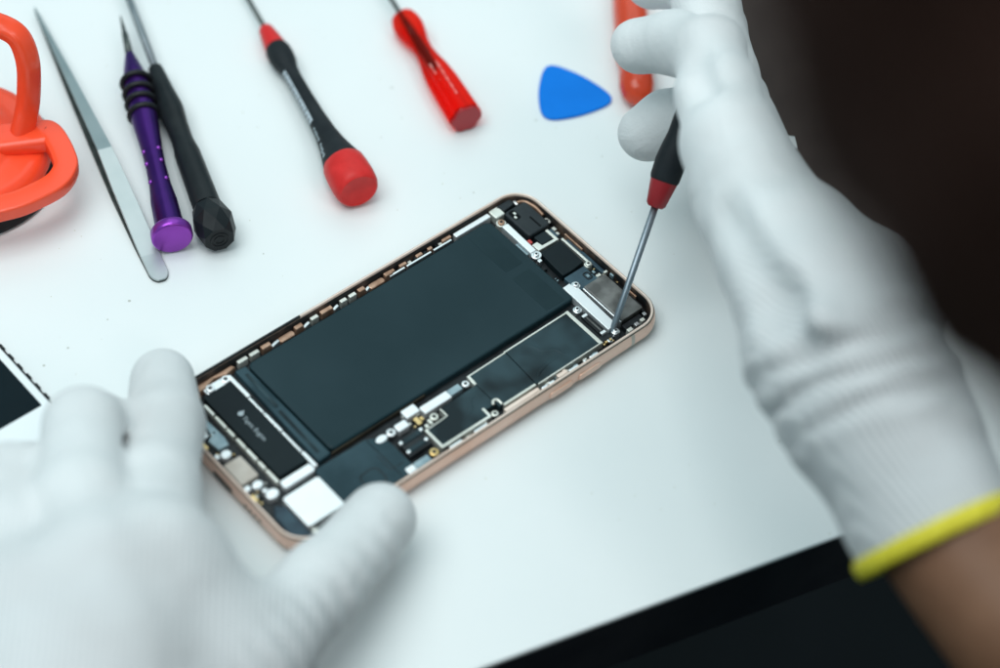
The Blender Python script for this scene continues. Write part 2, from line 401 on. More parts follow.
def sdf_obj(name, V, Q, m, parent, smooth_iter=2, rib=None):
    # a couple of Laplacian passes take the grid out of the surface
    for _ in range(smooth_iter):
        acc = np.zeros_like(V); cn = np.zeros(len(V))
        for i in range(4):
            a, b = Q[:, i], Q[:, (i + 1) % 4]
            np.add.at(acc, a, V[b]); np.add.at(acc, b, V[a]); np.add.at(cn, a, 1); np.add.at(cn, b, 1)
        V = V * .4 + .6 * acc / np.maximum(cn, 1)[:, None]
    org = ORG[parent.name] if parent is not None else np.zeros(3)
    me = bpy.data.meshes.new(name); me.from_pydata(((V - org) * S).tolist(), [], Q.tolist())
    me.polygons.foreach_set('use_smooth', [True] * len(Q)); me.materials.append(M[m])
    if rib is not None:
        a_ = me.attributes.new('rib', 'FLOAT', 'POINT'); a_.data.foreach_set('value', np.asarray(rib(V), np.float32))
    me.update()
    o = bpy.data.objects.new(name, me); C.objects.link(o)
    if parent is not None: o.parent = parent; ORG[o.name] = org
    return o

# ------------------------------------------------------------------ the setting: floor and table
fl = MB(); fl.prism([(-4000, -4000), (4000, -4000), (4000, 4000), (-4000, 4000)], -745, -740)
o = fl.build('floor', 'floor'); o['kind'] = 'structure'
e0, e1 = at(480, 668, 0)[:2], at(840, 535, 0)[:2]
ed = (e1 - e0) / np.linalg.norm(e1 - e0); en = np.array([-ed[1], ed[0]])      # en points onto the table
mid = (e0 + e1) / 2
TL = [mid - ed * 750, mid + ed * 750, mid + ed * 750 + en * 800, mid - ed * 750 + en * 800]
tb = thing('work_table', 'white speckled table top with a black front edge under all the tools', 'table', (mid[0] + 300 * en[0], mid[1] + 300 * en[1], -740))
MB().prism(TL, -1.2, 0, bev=.3).build('table_top', 'table', tb)
inset = lambda q, d: [q[0] + (ed + en) * d, q[1] + (-ed + en) * d, q[2] + (-ed - en) * d, q[3] + (ed - en) * d]
MB().prism(inset(TL, .3), -26, -1.25, bev=.5).build('edge_band', 'black_edge', tb)
for q in inset(TL, 60):
    MB().rect(q[0] - 22, q[1] - 22, q[0] + 22, q[1] + 22, -740, -26.1, bev=1).build('leg', 'black_edge', tb)

# ------------------------------------------------------------------ the opened phone
ph = thing('smartphone', 'opened rose gold smartphone without its screen showing battery and circuit boards', 'smartphone', (0, 0, 0))
HX, HY = 69.2, 33.65
def outline(inset, r=9.6, n=10):
    return rrect(-HX + inset, -HY + inset, HX - inset, HY - inset, max(.6, r - inset), n)
PROF = [(0.3, 2.2), (0.75, 1.15), (1.6, .42), (2.6, .08), (3.4, 0), (4.3, .06), (5.4, .26), (6.2, .58), (6.65, .86)]
def shell(prof, closed=True):
    V = []; F = []
    rings = [outline(i) for z, i in prof]; n = len(rings[0])
    for (z, i), R_ in zip(prof, rings): V += [(x, y, z) for x, y in R_]
    for k in range(len(prof) - 1):
        for i in range(n): F.append([k * n + i, k * n + (i + 1) % n, (k + 1) * n + (i + 1) % n, (k + 1) * n + i])
    return V, F, n
V, F, n = shell(PROF + [(6.5, 1.6), (6.3, 1.7)])
F.append([i for i in range(n)][::-1])
frame = MB().add(V, F).build('frame', 'rose', ph)
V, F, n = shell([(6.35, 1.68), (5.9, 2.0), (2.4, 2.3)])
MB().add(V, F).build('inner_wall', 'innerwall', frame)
V, F, n = shell([(6.60, .86), (6.95, .92), (7.14, 1.12), (7.12, 1.45), (6.9, 1.62), (6.30, 1.66)])
MB().add(V, F).build('rim', 'rim', frame)
V, F, n = shell([(6.45, .66), (6.70, .70), (6.76, .84), (6.62, .9)])
MB().add(V, F).build('seal', 'bronze', frame)
MB().prism(outline(2.32), 2.2, 2.7).build('back_plate', 'deck', ph)
# dark gasket lying on the rim of the far edge, at the hand's end
gk = MB(); gk.prism(rrect(-56, HY - 1.7, -17.5, HY - .95, .2), 6.5, 7.22, bev=.08); gk.build('gasket', 'black', ph)
# antenna bands let into the frame: a thin slice of the same profile
def band(x0, x1, sy):
    V = []; F = []
    pr = PROF
    for x in (x0, x1):
        for z, i in pr: V.append((x, sy * (HY - i + .03), z + (.02 if z > 5 else 0)))
    m = len(pr)
    for k in range(m - 1): F.append([k, k + 1, m + k + 1, m + k])
    return MB().add(V, F).build('antenna_band', 'bezel' if False else 'beige', ph)
for x0, sy in ((54.2, -1), (54.2, 1), (-56.0, -1), (-56.0, 1)): band(x0, x0 + 1.3, sy)
# side buttons, on the near long edge
def side_button(x0, x1):
    b = MB(); pts = rrect(x0, 2.35, x1, 4.75, 1.15, 5); nn = len(pts)
    V = [(x, -HY + .3, z) for x, z in pts] + [(x, -HY - .30, z) for x, z in pts] + [(x * .985 + (x0 + x1) / 2 * .015, -HY - .42, 3.55 + (z - 3.55) * .8) for x, z in pts]
    F = []
    for k in range(2):
        for i in range(nn): F.append([k * nn + i, k * nn + (i + 1) % nn, (k + 1) * nn + (i + 1) % nn, (k + 1) * nn + i])
    F.append([2 * nn + i for i in range(nn)])
    b.add(V, F, 0, False); return b.build('side_button', 'rose', ph)
side_button(33.2, 42.0); side_button(22.0, 31.0)
# charging port and holes at the short edge near the hand
def hole(y0, y1, z0, z1, name):
    pts = rrect(y0, z0, y1, z1, (z1 - z0) / 2 - .02, 5)
    V = [(-HX - .04, y, z) for y, z in pts]
    return MB().add(V, [list(range(len(V)))], 0, False).build(name, 'black', frame)
hole(-4.4, 4.4, 2.3, 4.5, 'charging_port')
for k in range(4): hole(9.6 + k * 2.1, 10.9 + k * 2.1, 2.8, 4.1, 'speaker_hole')
for k in range(4): hole(-17.5 + k * 2.1, -16.2 + k * 2.1, 2.8, 4.1, 'speaker_hole')

def part(name, m, x0, y0, x1, y1, z0, z1, r=.3, bev=.14, parent=None):
    return MB().rect(x0, y0, x1, y1, z0, z1, bev=bev, r=r).build(name, m, parent or ph)
def poly(name, m, P, z0, z1, bev=.14, parent=None):
    return MB().prism(P, z0, z1, bev=bev).build(name, m, parent or ph)
def screw(x, y, z, r=1.15, m='silver', name='screw'):
    b = MB()
    b.lathe([(0, r, 0), (.72, r, 0), (.93, r * .88, 0), (1, r * .7, 0), (1, r * .46, 0), (.7, r * .42, 1), (.7, .01, 1)], (x, y, z), (x, y, z + .55), 20, cap=False)
    return b.build(name, [m, 'recess'], ph, autosmooth=35)
def bits(boxes, name, mats, z0, parent=None):
    name = {'corner_contacts': 'corner_contact', 'edge_contacts': 'edge_contact', 'board_chips': 'board_chip', 'flex_contacts': 'flex_contact', 'tiny_components': 'tiny_component',
            'solder_pads': 'solder_pad', 'ground_tabs': 'ground_tab', 'edge_components': 'edge_component'}[name]
    for (x0, y0, x1, y1, dz, mi) in boxes: MB().rect(x0, y0, x1, y1, z0, z0 + dz, bev=.06, r=0).build(name, mats[mi], parent or ph)

# battery
bat = part('battery', 'battery', -39.6, -10.9, 52.0, 28.6, 2.7, 5.1, r=1.9, bev=.55)
part('battery_tape', 'battery_tape', 42.2, 9.2, 48.8, 27.0, 5.1, 5.14, r=.2, bev=.01, parent=bat)
part('battery_tape', 'battery_tape', 42.0, -9.6, 49.0, 6.2, 5.1, 5.14, r=.2, bev=.01, parent=bat)
MB().rect(-39.8, -11.35, -6, -10.95, 2.72, 4.2, bev=.1).build('trough_sheen', 'bronze', bat)  # bronze strip standing in for a brownish reflection in the trough
# pull-tab flap folded over at the battery's end
fp = poly('battery_flap', 'flap', [(-44.6, -11.6), (-40.1, -11.2), (-40.0, 28.6), (-43.6, 28.9)], 2.7, 4.7, bev=.4)
poly('tape_fold', 'shield', [(-43.3, -9), (-42.2, -9), (-41.8, 9.5), (-42.9, 9.5)], 4.7, 4.85, .05, fp)
poly('tape_fold', 'shield', [(-42.6, 11), (-41.5, 11), (-41.2, 26), (-42.2, 26)], 4.7, 4.85, .05, fp)
# vibration motor
vm = part('vibration_motor', 'label', -56.6, -9.3, -46.9, 26.4, 2.7, 5.2, r=.35, bev=.1)
b = MB(); 
for y0, y1, w_ in ((-12.5, -6.2, 1.1), (-5.9, 3.0, .8), (3.3, 11.4, .95), (11.7, 18.5, .8), (18.8, 28.6, 1.25)):
    MB().rect(-46.75, y0, -46.75 + w_, y1, 2.7, 5.0, bev=.2, r=.15).build('steel_rail', 'silver' if w_ < 1 else 'white_metal', ph)
b = MB(); y = -10.2
for L_, g in ((5.4, .5), (3.2, .6), (5.0, .4), (4.2, .9), (3.4, .5), (5.2, .6), (4.6, .3)):
    MB().rect(-58.2, y, -57.2, y + L_, 2.7, 4.7, bev=.2, r=.2).build('steel_clip', 'ivory', ph); y += L_ + g
poly('mounting_tab', 'white_metal', rrect(-57.5, -13.3, -47.0, -10.3, .8), 2.7, 4.7, .2)
poly('mounting_tab', 'silver', rrect(-54.8, 26.7, -45.6, 29.6, .9), 2.7, 4.4, .2)
for x, y in ((-47.5, 28.1), (-52.9, 28.1)): screw(x, y, 4.4, 1.35, 'white_metal')
# printed mark and lettering of the motor's label
mk = MB()
mk.lathe([(0, .85), (1, .85)], (-51.75, 15.1, 5.19), (-51.75, 15.1, 5.225), 20, smooth=False)
mk.prism([(-50.9, 15.0), (-50.35, 15.3), (-50.5, 15.7), (-51.0, 15.5)], 5.19, 5.225)
mk.build('printed_logo', 'print', vm)
cu = bpy.data.curves.new('lettering', 'FONT'); cu.body = 'Taptic Engine'; cu.size = .0019; cu.extrude = .00001
tmp = bpy.data.objects.new('lettering', cu); C.objects.link(tmp); bpy.context.view_layer.update()
me = bpy.data.meshes.new_from_object(tmp.evaluated_get(bpy.context.evaluated_depsgraph_get())); bpy.data.objects.remove(tmp); bpy.data.curves.remove(cu)
me.materials.clear(); me.materials.append(M['print']); to = bpy.data.objects.new('printed_text', me); C.objects.link(to); to.parent = vm
to.location = (-.0525, .0136, .00521); to.rotation_euler = (0, 0, -PI / 2); ORG[to.name] = np.zeros(3)
# loudspeaker plate and enclosure
poly('speaker_shield', 'white_metal', rrect(-60.6, -27.9, -48.0, -15.6, 1.0), 2.7, 5.3, .25)
sp = poly('speaker_box', 'flap', [(-46.6, -13.0), (-29.6, -13.4), (-25.4, -15.9), (-24.6, -19.2), (-24.6, -29.2), (-26, -30.6), (-47.6, -30.6), (-47.6, -14)], 2.7, 4.6, .3)
b = MB(); b.tube(spline([(-30.6, -20, 4.6), (-30.6, -25.4, 4.6), (-29.8, -26.2, 4.6), (-26.0, -26.2, 4.6)], 5), .12, .05); b.build('moulded_groove', 'deck', sp)
b = MB(); b.tube(spline([(p[0], p[1], 4.6) for p in rrect(-39.5, -28.6, -33.2, -22.6, 1.8)], 2, True), .2, .08, closed=True); b.build('moulded_groove', 'deck', sp)
b = MB(); b.tube([(-29.6, -14, 4.6), (-29.4, -29.8, 4.6)], .14, .06); b.build('moulded_groove', 'deck', sp)
poly('corner_bracket', 'flexblue', [(-66.2, -29.2), (-60.9, -29.6), (-60.9, -17.8), (-63.5, -16.0), (-65.4, -19)], 2.7, 4.5, .4)
bits([(-60.4, -30.9, -58.9, -28.6, 1.8, 0), (-58.3, -30.8, -55.2, -29.2, 1.5, 1), (-52, -30.8, -50, -29, 1.4, 0)], 'corner_contacts', ['ivory', 'bluegrey'], 2.7)
# row of pieces along the short edge
poly('flex_plate', 'beige', rrect(-66.1, -4.7, -60.3, 3.9, .5), 2.7, 4.4, .15)
for cx, cy, rx, ry in ((-63.2, 6.6, 1.7, 1.5), (-65.7, 7.4, .8, .9), (-65.6, -6.6, 1.1, 1.0), (-62.6, -7.2, 1.7, 1.4), (-61.3, -12.2, 2.1, 1.7), (-62.2, -10.0, .9, .7)):
    poly('clip', 'white_metal', [(cx + rx * math.cos(a) * .98, cy + ry * math.sin(a)) for a in np.linspace(0, 2 * PI, 14)[:-1]], 2.7, 4.6, .3)
poly('port_bracket', 'bluegrey', [(-63.8, 9.2), (-60.4, 9.0), (-59.8, 12), (-60.2, 22), (-61.4, 22), (-62.4, 14.5), (-64.3, 13.6)], 2.7, 4.2, .2)
screw(-63.9, 16.4, 3.4, 1.5, 'white_metal')
bits([(-66.6, 11.6, -65.4, 14.0, 1.2, 0), (-66.4, -11.4, -65.2, -8.8, 1.2, 0), (-65.8, 18, -63.2, 20.5, .8, 1), (-66.4, 22, -63.6, 24.5, .9, 1)], 'edge_contacts', ['gold', 'black'], 2.7)
# copper lining at the far end of the long edge
b = MB()
b.prism([(-56.4, 28.8), (-55.2, 31.2), (-43.2, 31.3), (-42.6, 30.0), (-46.0, 29.4), (-50.0, 30.4), (-53.6, 29.0)], 2.7, 4.9, bev=.4)
b.rect(-58.6, 27.6, -56.2, 30.8, 2.7, 4.3, bev=.3, r=.5)
b.build('copper_lining', 'copper', ph)
# clips and tabs between battery and far rim
x = -41.4
seq = [('s', 3.4), ('g', .9), ('s', 3.2), ('g', 1.0), ('c', 3.2), ('s2', 3.0), ('C', 5.4), ('g', .5), ('c', 2.8), ('s2', 2.4), ('g', .7), ('s', 2.6), ('g', 1.0), ('c', 4.2), ('s2', 2.2), ('g', .9), ('s', 2.3), ('g', 1.0), ('s', 2.5), ('g', .9),
       ('c', 2.4), ('s2', 1.6), ('C', 5.6), ('g', .4), ('c', 2.8), ('g', .4)]
for k, L_ in seq:
    if k == 's': part('spring_clip', 'ivory', x, 29.9, x + L_, 31.2, 2.7, 5.4, r=.2, bev=.2)
    elif k == 's2': 
        b = MB(); b.prism([(x, 29.3), (x + L_, 29.9), (x + L_, 30.9), (x + L_ * .5, 30.7), (x, 30.2)], 2.7, 4.8, bev=.15); b.build('spring_clip', 'silver', ph)
    elif k == 'c': part('copper_tab', 'copper', x, 29.8, x + L_, 31.3, 2.7, 5.6, r=.25, bev=.25)
    elif k == 'C': part('copper_tab', 'copper', x, 29.2, x + L_, 31.3, 2.7, 4.6, r=.8, bev=.3)
    x += L_
for x0, x1 in ((14.0, 19.8), (20.6, 30.0), (31.0, 38.0)):
    part('steel_strip', 'silver', x0, 29.3, x1, 30.0, 2.7, 5.0, r=.1, bev=.1)
for x0, x1 in ((15, 16.6), (18.6, 21.2), (25.0, 27.4), (29.6, 31.2), (35.2, 38.6)): part('copper_tab', 'copper', x0, 30.2, x1, 31.3, 2.7, 5.4, r=.2, bev=.2)
bits([(22 + 2.0 * k + .3 * (k % 3), 30.3, 23.1 + 2.0 * k, 31.2, .9 + .3 * (k % 2), k % 2) for k in range(7)], 'board_chips', ['ivory', 'black'], 3.6)
part('steel_strip', 'white_metal', 39.6, 29.2, 53.4, 31.0, 2.7, 5.3, r=.3, bev=.2)
part('flex_bracket', 'ivory', 53.9, 27.4, 57.6, 31.2, 2.7, 5.6, r=.6, bev=.3)
# the far short end: earpiece and cameras
poly('cable_block', 'blackmatte', [(56.4, 30.8), (57.6, 31.3), (62.5, 31.3), (62.8, 28.9), (58.2, 28.3)], 2.7, 5.6, .3)
screw(64.6, 29.6, 4.2, 1.5)
cam = poly('camera_module', 'blackmatte', rrect(56.9, 15.4, 65.6, 27.6, 1.1), 2.7, 6.0, .5)
b = MB(); b.prism(rrect(57.9, 22.8, 60.2, 26.8, .7), 6.0, 6.03); b.build('window', 'void', cam)
b = MB(); b.rect(58.3, 23.4, 59.0, 24.4, 6.03, 6.12, bev=.03); b.rect(59.1, 24.8, 59.8, 25.8, 6.03, 6.12, bev=.03); b.build('sensor_contacts', 'ivory', cam)
b = MB(); b.rect(62.0, 16.4, 62.6, 21.5, 6.0, 6.05, bev=.01); b.build('seam', 'void', cam)
b = MB(); b.tube(spline([(66.5, 20, 4.9), (66.7, 24.2, 5.0), (65.6, 27.8, 5.0), (63.6, 28.9, 5.0)], 6), .55, .7); b.build('copper_coil', 'copper', ph)
screw(66.3, 18.0, 4.0, 1.2, 'ivory')
bits([(65.6, 13.6, 66.6, 15.0, 1.6, 0), (65.2, 11.8, 66.2, 12.9, 1.4, 0), (63.4, 11.0, 65.0, 14.6, 2.0, 1)], 'flex_contacts', ['ivory', 'flexblue'], 2.7)
poly('camera_bracket', 'white_metal', [(53.0, 10.3), (55.2, 10.3), (55.5, 23.9), (53.2, 23.9)], 2.7, 5.5, .15)
poly('bracket_ear', 'silver', [(54.1 + 1.7 * math.cos(a), 9.0 + 1.7 * math.sin(a)) for a in np.linspace(0, 2 * PI, 18)[:-1]], 2.7, 5.2, .2); screw(54.1, 9.0, 5.2, .9)
poly('bracket_ear', 'ivory', [(54.2 + 1.6 * math.cos(a), 25.4 + 1.6 * math.sin(a)) for a in np.linspace(0, 2 * PI, 18)[:-1]], 2.7, 5.2, .2); screw(54.2, 25.4, 5.2, 1.1, 'copper')
part('blue_flex', 'bluegrey', 52.2, 11, 52.9, 16.5, 2.7, 4.6, r=.1, bev=.1)
part('red_flex', 'redflex', 55.7, 13.6, 56.8, 15.2, 2.7, 5.0, r=.2, bev=.1)
# tin frame round a chip
poly('tin_frame', 'ivory', [(55.9, 13.0), (55.9, 9.9), (63.9, 9.7), (63.9, 15.0), (62.9, 15.0), (62.9, 10.8), (58.2, 11.0), (57.9, 13.0)], 2.7, 5.0, .15)
part('chip', 'shield', 58.4, 11.2, 62.7, 15.1, 2.7, 4.9, r=.2)
poly('flex_cover', 'label', [(55.7, 9.1), (64.0, 8.9), (63.6, -1.7), (59, -2.3), (54.9, -2.2), (55.2, 4)], 2.7, 5.1, .2)
part('tin_rail', 'ivory', 64.3, -2.6, 65.1, 9.4, 2.7, 5.2, r=.2)
poly('rail_foot', 'ivory', rrect(62.9, -4.4, 65.2, -2.3, .7), 2.7, 5.0, .2); screw(64.1, -3.4, 5.0, .95, 'ivory')
part('steel_tag', 'silver', 53.0, 6.2, 54.3, 7.4, 2.7, 4.9, r=.3)
part('dark_rail', 'flexblue', 65.4, -8.6, 66.7, 8.4, 2.7, 4.5, r=.2)
part('flex_sheet', 'flexblue', 55.0, -9.2, 63.0, -2.6, 2.7, 4.3, r=.4)
b = MB(); b.tube(spline([(p[0], p[1], 4.4) for p in rrect(60.4, -7.6, 62.2, -5.0, .5)], 2, True), .22, .15, closed=True)
b.tube(spline([(62.2, -6, 4.4), (63.6, -6.4, 4.4), (63.8, -8.2, 4.4)], 4), .25, .15); b.build('flex_loop', 'deck', ph)
bits([(60.8, -7.0, 61.7, -6.0, .3, 0), (63.2, -7.0, 63.9, -5.9, .5, 0), (62.9, -9.0, 64.4, -8.0, .7, 1), (65.2, -9.6, 66.4, -8.8, 1.4, 1), (66.2, -12, 66.8, -10.5, 1.4, 0)], 'tiny_components', ['bluegrey', 'ivory'], 4.3)
# bright bracket, can, connector
poly('steel_bracket', 'white_metal', [(51.5, -6.0), (54.2, -5.9), (54.4, -8.6), (55.2, -8.7), (54.6, -26.0), (51.2, -26.6), (51.3, -15)], 2.7, 5.5, .12)
poly('bracket_ear', 'silver', rrect(54.6, -8.6, 57.0, -5.6, 1.1), 2.7, 4.7, .2); screw(55.8, -7.1, 4.7, 1.0)
poly('bracket_ear', 'silver', rrect(51.6, -29.0, 54.2, -26.9, .9), 2.7, 4.9, .2); screw(52.9, -27.9, 4.9, .9)
cn = poly('receiver_can', 'can', rrect(56.5, -26.6, 64.9, -9.7, .3), 2.7, 5.9, .2)
MB().rect(55.95, -26.6, 56.5, -9.9, 2.7, 5.5, bev=.12).build('can_side', 'silver', cn)
poly('bracket_ear', 'silver', rrect(48.1, -16.2, 50.7, -13.5, 1.1), 2.7, 5.1, .2); screw(49.4, -14.8, 5.1, .95)
part('connector_board', 'deck', 47.3, -28.4, 51.0, -16.4, 2.7, 4.3, r=.2)
part('connector', 'black', 48.5, -26.4, 50.7, -17.4, 4.3, 5.0, r=.3)
part('contact_strip', 'can', 49.35, -25.2, 49.85, -18.6, 5.0, 5.08, r=.1, bev=.02)
for y in (-17.9, -26.0): part('connector_latch', 'white_metal', 48.7, y - .5, 50.5, y + .5, 4.3, 5.2, r=.2, bev=.1)
bits([(46.9, -29.6 - .0 * k, 47.5, -29.0, .5, 0) for k in range(1)] + [(47.9 + .9 * k, -29.4 - .3 * (k % 2), 48.5 + .9 * k, -28.6, .6, k % 2) for k in range(3)], 'solder_pads', ['gold', 'silver'], 3.9)
screw(50.4, -28.6, 3.1, 1.0)
# end-wall pieces round the far corner
bits([(55.5, -30.9, 57.3, -29.7, 2.2, 0), (58.6, -30.6, 60.0, -29.5, 2.4, 1), (61.2, -30.3, 62.6, -29.2, 2.2, 0), (63.6, -28.9, 64.6, -27.7, 2.0, 1)], 'ground_tabs', ['ivory', 'silver'], 3.2)
poly('corner_foam', 'deck', [(56, -29.2), (63, -29.0), (66.2, -25), (66.4, -12), (65.2, -12), (65.1, -26.9), (56, -27.1)], 2.7, 4.6, .2)
part('wall_spring', 'copper', 66.3, -22, 66.8, -17, 3.4, 5.4, r=.1, bev=.08)
part('wall_spring', 'copper', 66.3, 2, 66.8, 10, 3.4, 5.4, r=.1, bev=.08)

# logic board: three shielded sections with tin walls
def shield_section(P, walls, zt=5.0):
    s_ = poly('board_shield', 'shield', P, 2.7, zt, .12)
    b = MB()
    for (x0, y0, x1, y1, w) in walls:
        d = np.array([x1 - x0, y1 - y0]); d = d / np.linalg.norm(d); nn = np.array([-d[1], d[0]]) * w / 2
        a, c = np.array([x0, y0]) - d * w / 2, np.array([x1, y1]) + d * w / 2
        b.prism([a + nn, c + nn, c - nn, a - nn], 2.7, zt + .16 + .004 * (len(b.v) % 7), bev=.1)
    if walls: b.build('tin_wall', 'ivory', s_)
    return s_
s1 = shield_section([(21.4, -28.6), (46.2, -28.4), (46.2, -14.1), (22.2, -14.1)], [(46.3, -28.4, 46.3, -13.9, 1.15), (21.9, -13.9, 46.3, -13.7, .55), (22, -28.9, 46.4, -28.7, .45)])
s2 = shield_section([(7.6, -28.2), (19.4, -28.2), (21.2, -28.2), (21.9, -14.4), (7.6, -14.5)], [(7.6, -14.3, 21.5, -14.1, .5), (9.4, -28.5, 20.6, -28.5, .8), (7.6, -14.6, 7.4, -17.4, .9)])
s3 = shield_section([(-14.0, -28.9), (3.2, -28.9), (3.2, -26.6), (7.4, -26.6), (7.4, -18.0), (-6.4, -18.3), (-6.4, -21.6), (-14.0, -21.8)], [(-14.3, -22, -14.4, -29.1, .8), (-14.2, -29.2, 3.0, -29.2, .8), (3.2, -29.0, 3.3, -26.2, .8), (-13.8, -21.9, -6.6, -21.6, .4), (-6.3, -21.4, -6.3, -18.6, .4)])
for sec, pth in ((s1, [(27.2, -14.6), (29.8, -17.2), (31.0, -20.2), (34.2, -22.2), (35.0, -24.4), (36.6, -26.0)]), (s1, [(22.9, -27.6), (25.0, -25.6), (29.6, -24.6), (33.2, -24.8)]), (s3, [(6.6, -19.6), (2.6, -21.2), (.6, -24.0), (-2.0, -25.2)])):
    b = MB(); sp_ = spline([(x, y, 4.98) for x, y in pth], 6); n_ = len(sp_)
    b.tube(sp_, [.15 + .55 * math.sin(PI * k / (n_ - 1)) for k in range(n_)], [.03 + .09 * math.sin(PI * k / (n_ - 1)) for k in range(n_)], seg=12); b.build('film_crease', 'shield', sec)
tiny = []
for (x0, x1, y0, y1, n_) in ((-17, -9.6, -18.6, -13.2, 9), (-14.6, 4, -30.0, -29.4, 10), (47.4, 51.2, -29.8, -28.8, 4), (54.6, 64, -28.8, -26.9, 7), (52.2, 53.0, -4.6, 5.5, 6), (65.2, 66.8, -20, 8, 8), (62.8, 65.6, -9.4, -5.6, 6), (-66.2, -60, -14.6, -8.2, 7), (-66.4, -60.6, 12.4, 25.0, 9), (-66, -61.4, 5, 10, 4)):
    for _ in range(n_):
        x, y = RNG.uniform(x0, x1), RNG.uniform(y0, y1); w_, h_ = RNG.uniform(.35, .9), RNG.uniform(.3, .6)
        tiny.append((x, y, x + w_, y + h_, RNG.uniform(.5, 1.3), int(RNG.randint(0, 4))))
bits(tiny, 'tiny_components', ['ivory', 'bluegrey', 'gold', 'black'], 3.2)
b = MB(); b.rect(4.0, -28.9, 6.4, -26.9, 2.7, 3.2, bev=.05); b.build('board_recess', 'deck', ph)
screw(5.6, -28.6, 3.4, 1.1, 'ivory')
b = MB(); b.tube(spline([(6.6, -26.6, 4.9), (7.4, -25.6, 5.1), (8.6, -26.0, 5.1), (8.8, -28.0, 4.9)], 5), .45, .4); b.build('tin_hook', 'ivory', ph)
for x, m in ((-10.7, 'white_metal'),): poly('connector_cover', m, rrect(-10.8, -17.3, -.9, -14.4, .3), 2.7, 5.3, .2)
poly('connector_cover', 'bluegrey', rrect(-.5, -16.5, 3.8, -14.2, .2), 2.7, 4.7, .15)
screw(5.4, -15.7, 4.4, 1.15, 'white_metal')
poly('connector_cover', 'white_metal', rrect(-15.9, -15.4, -11.1, -12.1, .4), 2.7, 5.2, .3)
poly('connector_cover', 'white_metal', rrect(-20.6, -17.6, -16.6, -14.8, .5), 2.7, 5.0, .3)
screw(-22.4, -16.1, 4.3, 1.35, 'white_metal')
poly('clip', 'white_metal', [(-25.9 + 2.0 * math.cos(a), -16.2 + 1.3 * math.sin(a)) for a in np.linspace(0, 2 * PI, 16)[:-1]], 2.7, 4.8, .3)
ch = poly('flex_connector', 'deck', [(-23.8, -26.2), (-15.6, -26.0), (-14.8, -19.4), (-22.6, -19.2)], 2.7, 4.6, .3)
part('connector_bar', 'shield', -22.4, -21.9, -15.6, -20.2, 4.6, 5.0, r=.3, bev=.15, parent=ch)
part('connector_bar', 'shield', -22.8, -25.2, -16.4, -23.6, 4.6, 5.0, r=.3, bev=.15, parent=ch)
for x, y in ((-22.7, -20.9), (-15.2, -20.6), (-22.9, -24.6), (-16.2, -24.2)): poly('solder_blob', 'silver', [(x + .65 * math.cos(a), y + .65 * math.sin(a)) for a in np.linspace(0, 2 * PI, 10)[:-1]], 4.0, 5.1, .2)
screw(-9.2, -19.2, 4.2, 1.3, 'ivory'); bits([(-14.4, -18.7, -13.0, -16.0, .8, 0), (-12.6, -17.9, -11.6, -16.6, .6, 0), (-11.5, -20.6, -10.6, -18.8, .7, 1), (-13.2, -20.8, -12.2, -19.7, .6, 1)], 'solder_pads', ['gold', 'ivory'], 3.6)
screw(-16.9, -28.6, 3.7, 1.4, 'gold')
poly('antenna_clip', 'white_metal', rrect(-27.6, -30.8, -24.6, -28.4, .5), 2.7, 4.8, .3)
poly('antenna_flex', 'bluegrey', rrect(-24.4, -30.6, -19.2, -28.2, .4), 2.7, 4.5, .2)
# grounding pieces along the near rim
for x0, x1, m in ((7.6, 20.4, 'rim'), (21.4, 23.6, 'silver'), (24.2, 26.2, 'silver'), (27.6, 31.2, 'rim'), (32.0, 35.5, 'silver'), (37.6, 38.4, 'silver'), (40.0, 43.2, 'silver'), (-13, -8.6, 'silver'), (-4, .8, 'silver')):
    part('ground_strip', m, x0, -31.2, x1, -30.2 + (.25 if m == 'rim' else -.2), 2.7, 5.7 if m == 'rim' else 5.2, r=.15, bev=.15)
bits([(-12.6 + 3.1 * k, -30.3, -11.4 + 3.1 * k, -29.8, 1.2, k % 2) for k in range(5)] + [(24 + 3.6 * k, -30.1, 25.4 + 3.6 * k, -29.4, 1.3, k % 2) for k in range(6)], 'edge_components', ['ivory', 'bluegrey'], 2.7)
screw(31.0, -29.9, 4.4, .7, 'rim')

# ------------------------------------------------------------------ spare screen assembly at the left
ls = thing('phone_screen', 'dark phone screen with white bezel lying left of the gloved fingers', 'screen', (-120, 95, 0))
MB().prism(rrect(-155.5, 37.5, -90.2, 173, 6, 8), .3, 2.1, bev=.4).build('bezel', 'bezel', ls)
MB().prism(rrect(-152.5, 54.2, -92.6, 160, .3), 2.1, 2.16, bev=.02).build('display', 'screen', ls)
b = MB(); b.rect(-90.2, 44, -89.5, 168, .3, 1.5, bev=.1)
for y in np.arange(56, 160, 4.6): b.rect(-89.6, y, -88.9, y + 2.2, .3, 1.2, bev=.1)
b.build('edge_frame', 'black', ls)
b = MB(); b.tube([(-122.5 + 5.6 * math.cos(a), 45.6 + 5.6 * math.sin(a), 2.12) for a in np.linspace(0, 2 * PI, 40)[:-1]], .35, .1, closed=True); b.build('home_button_ring', 'ivory', ls)

# ------------------------------------------------------------------ hand tools on the table
def tool(p0, z0, p1, z1): return at(*p0, z0), at(*p1, z1)
def stations(P0, P1, p0, p1, st, rscale=1.0):
    """pixel stations along the tool ((x, y), width px) -> (t, radius mm), perspective taken into account"""
    a, b = np.array(p0, float), np.array(p1, float); d = b - a; L2 = d @ d; out = []
    d0, d1 = depth(P0), depth(P1)
    for (x, y), w, *m in st:
        s_ = float(((np.array([x, y]) - a) @ d) / L2)
        t = s_ * d0 / (d1 + s_ * (d0 - d1))
        out.append((t, pxr(w, P0 + (P1 - P0) * t) * rscale, *m))
    return out

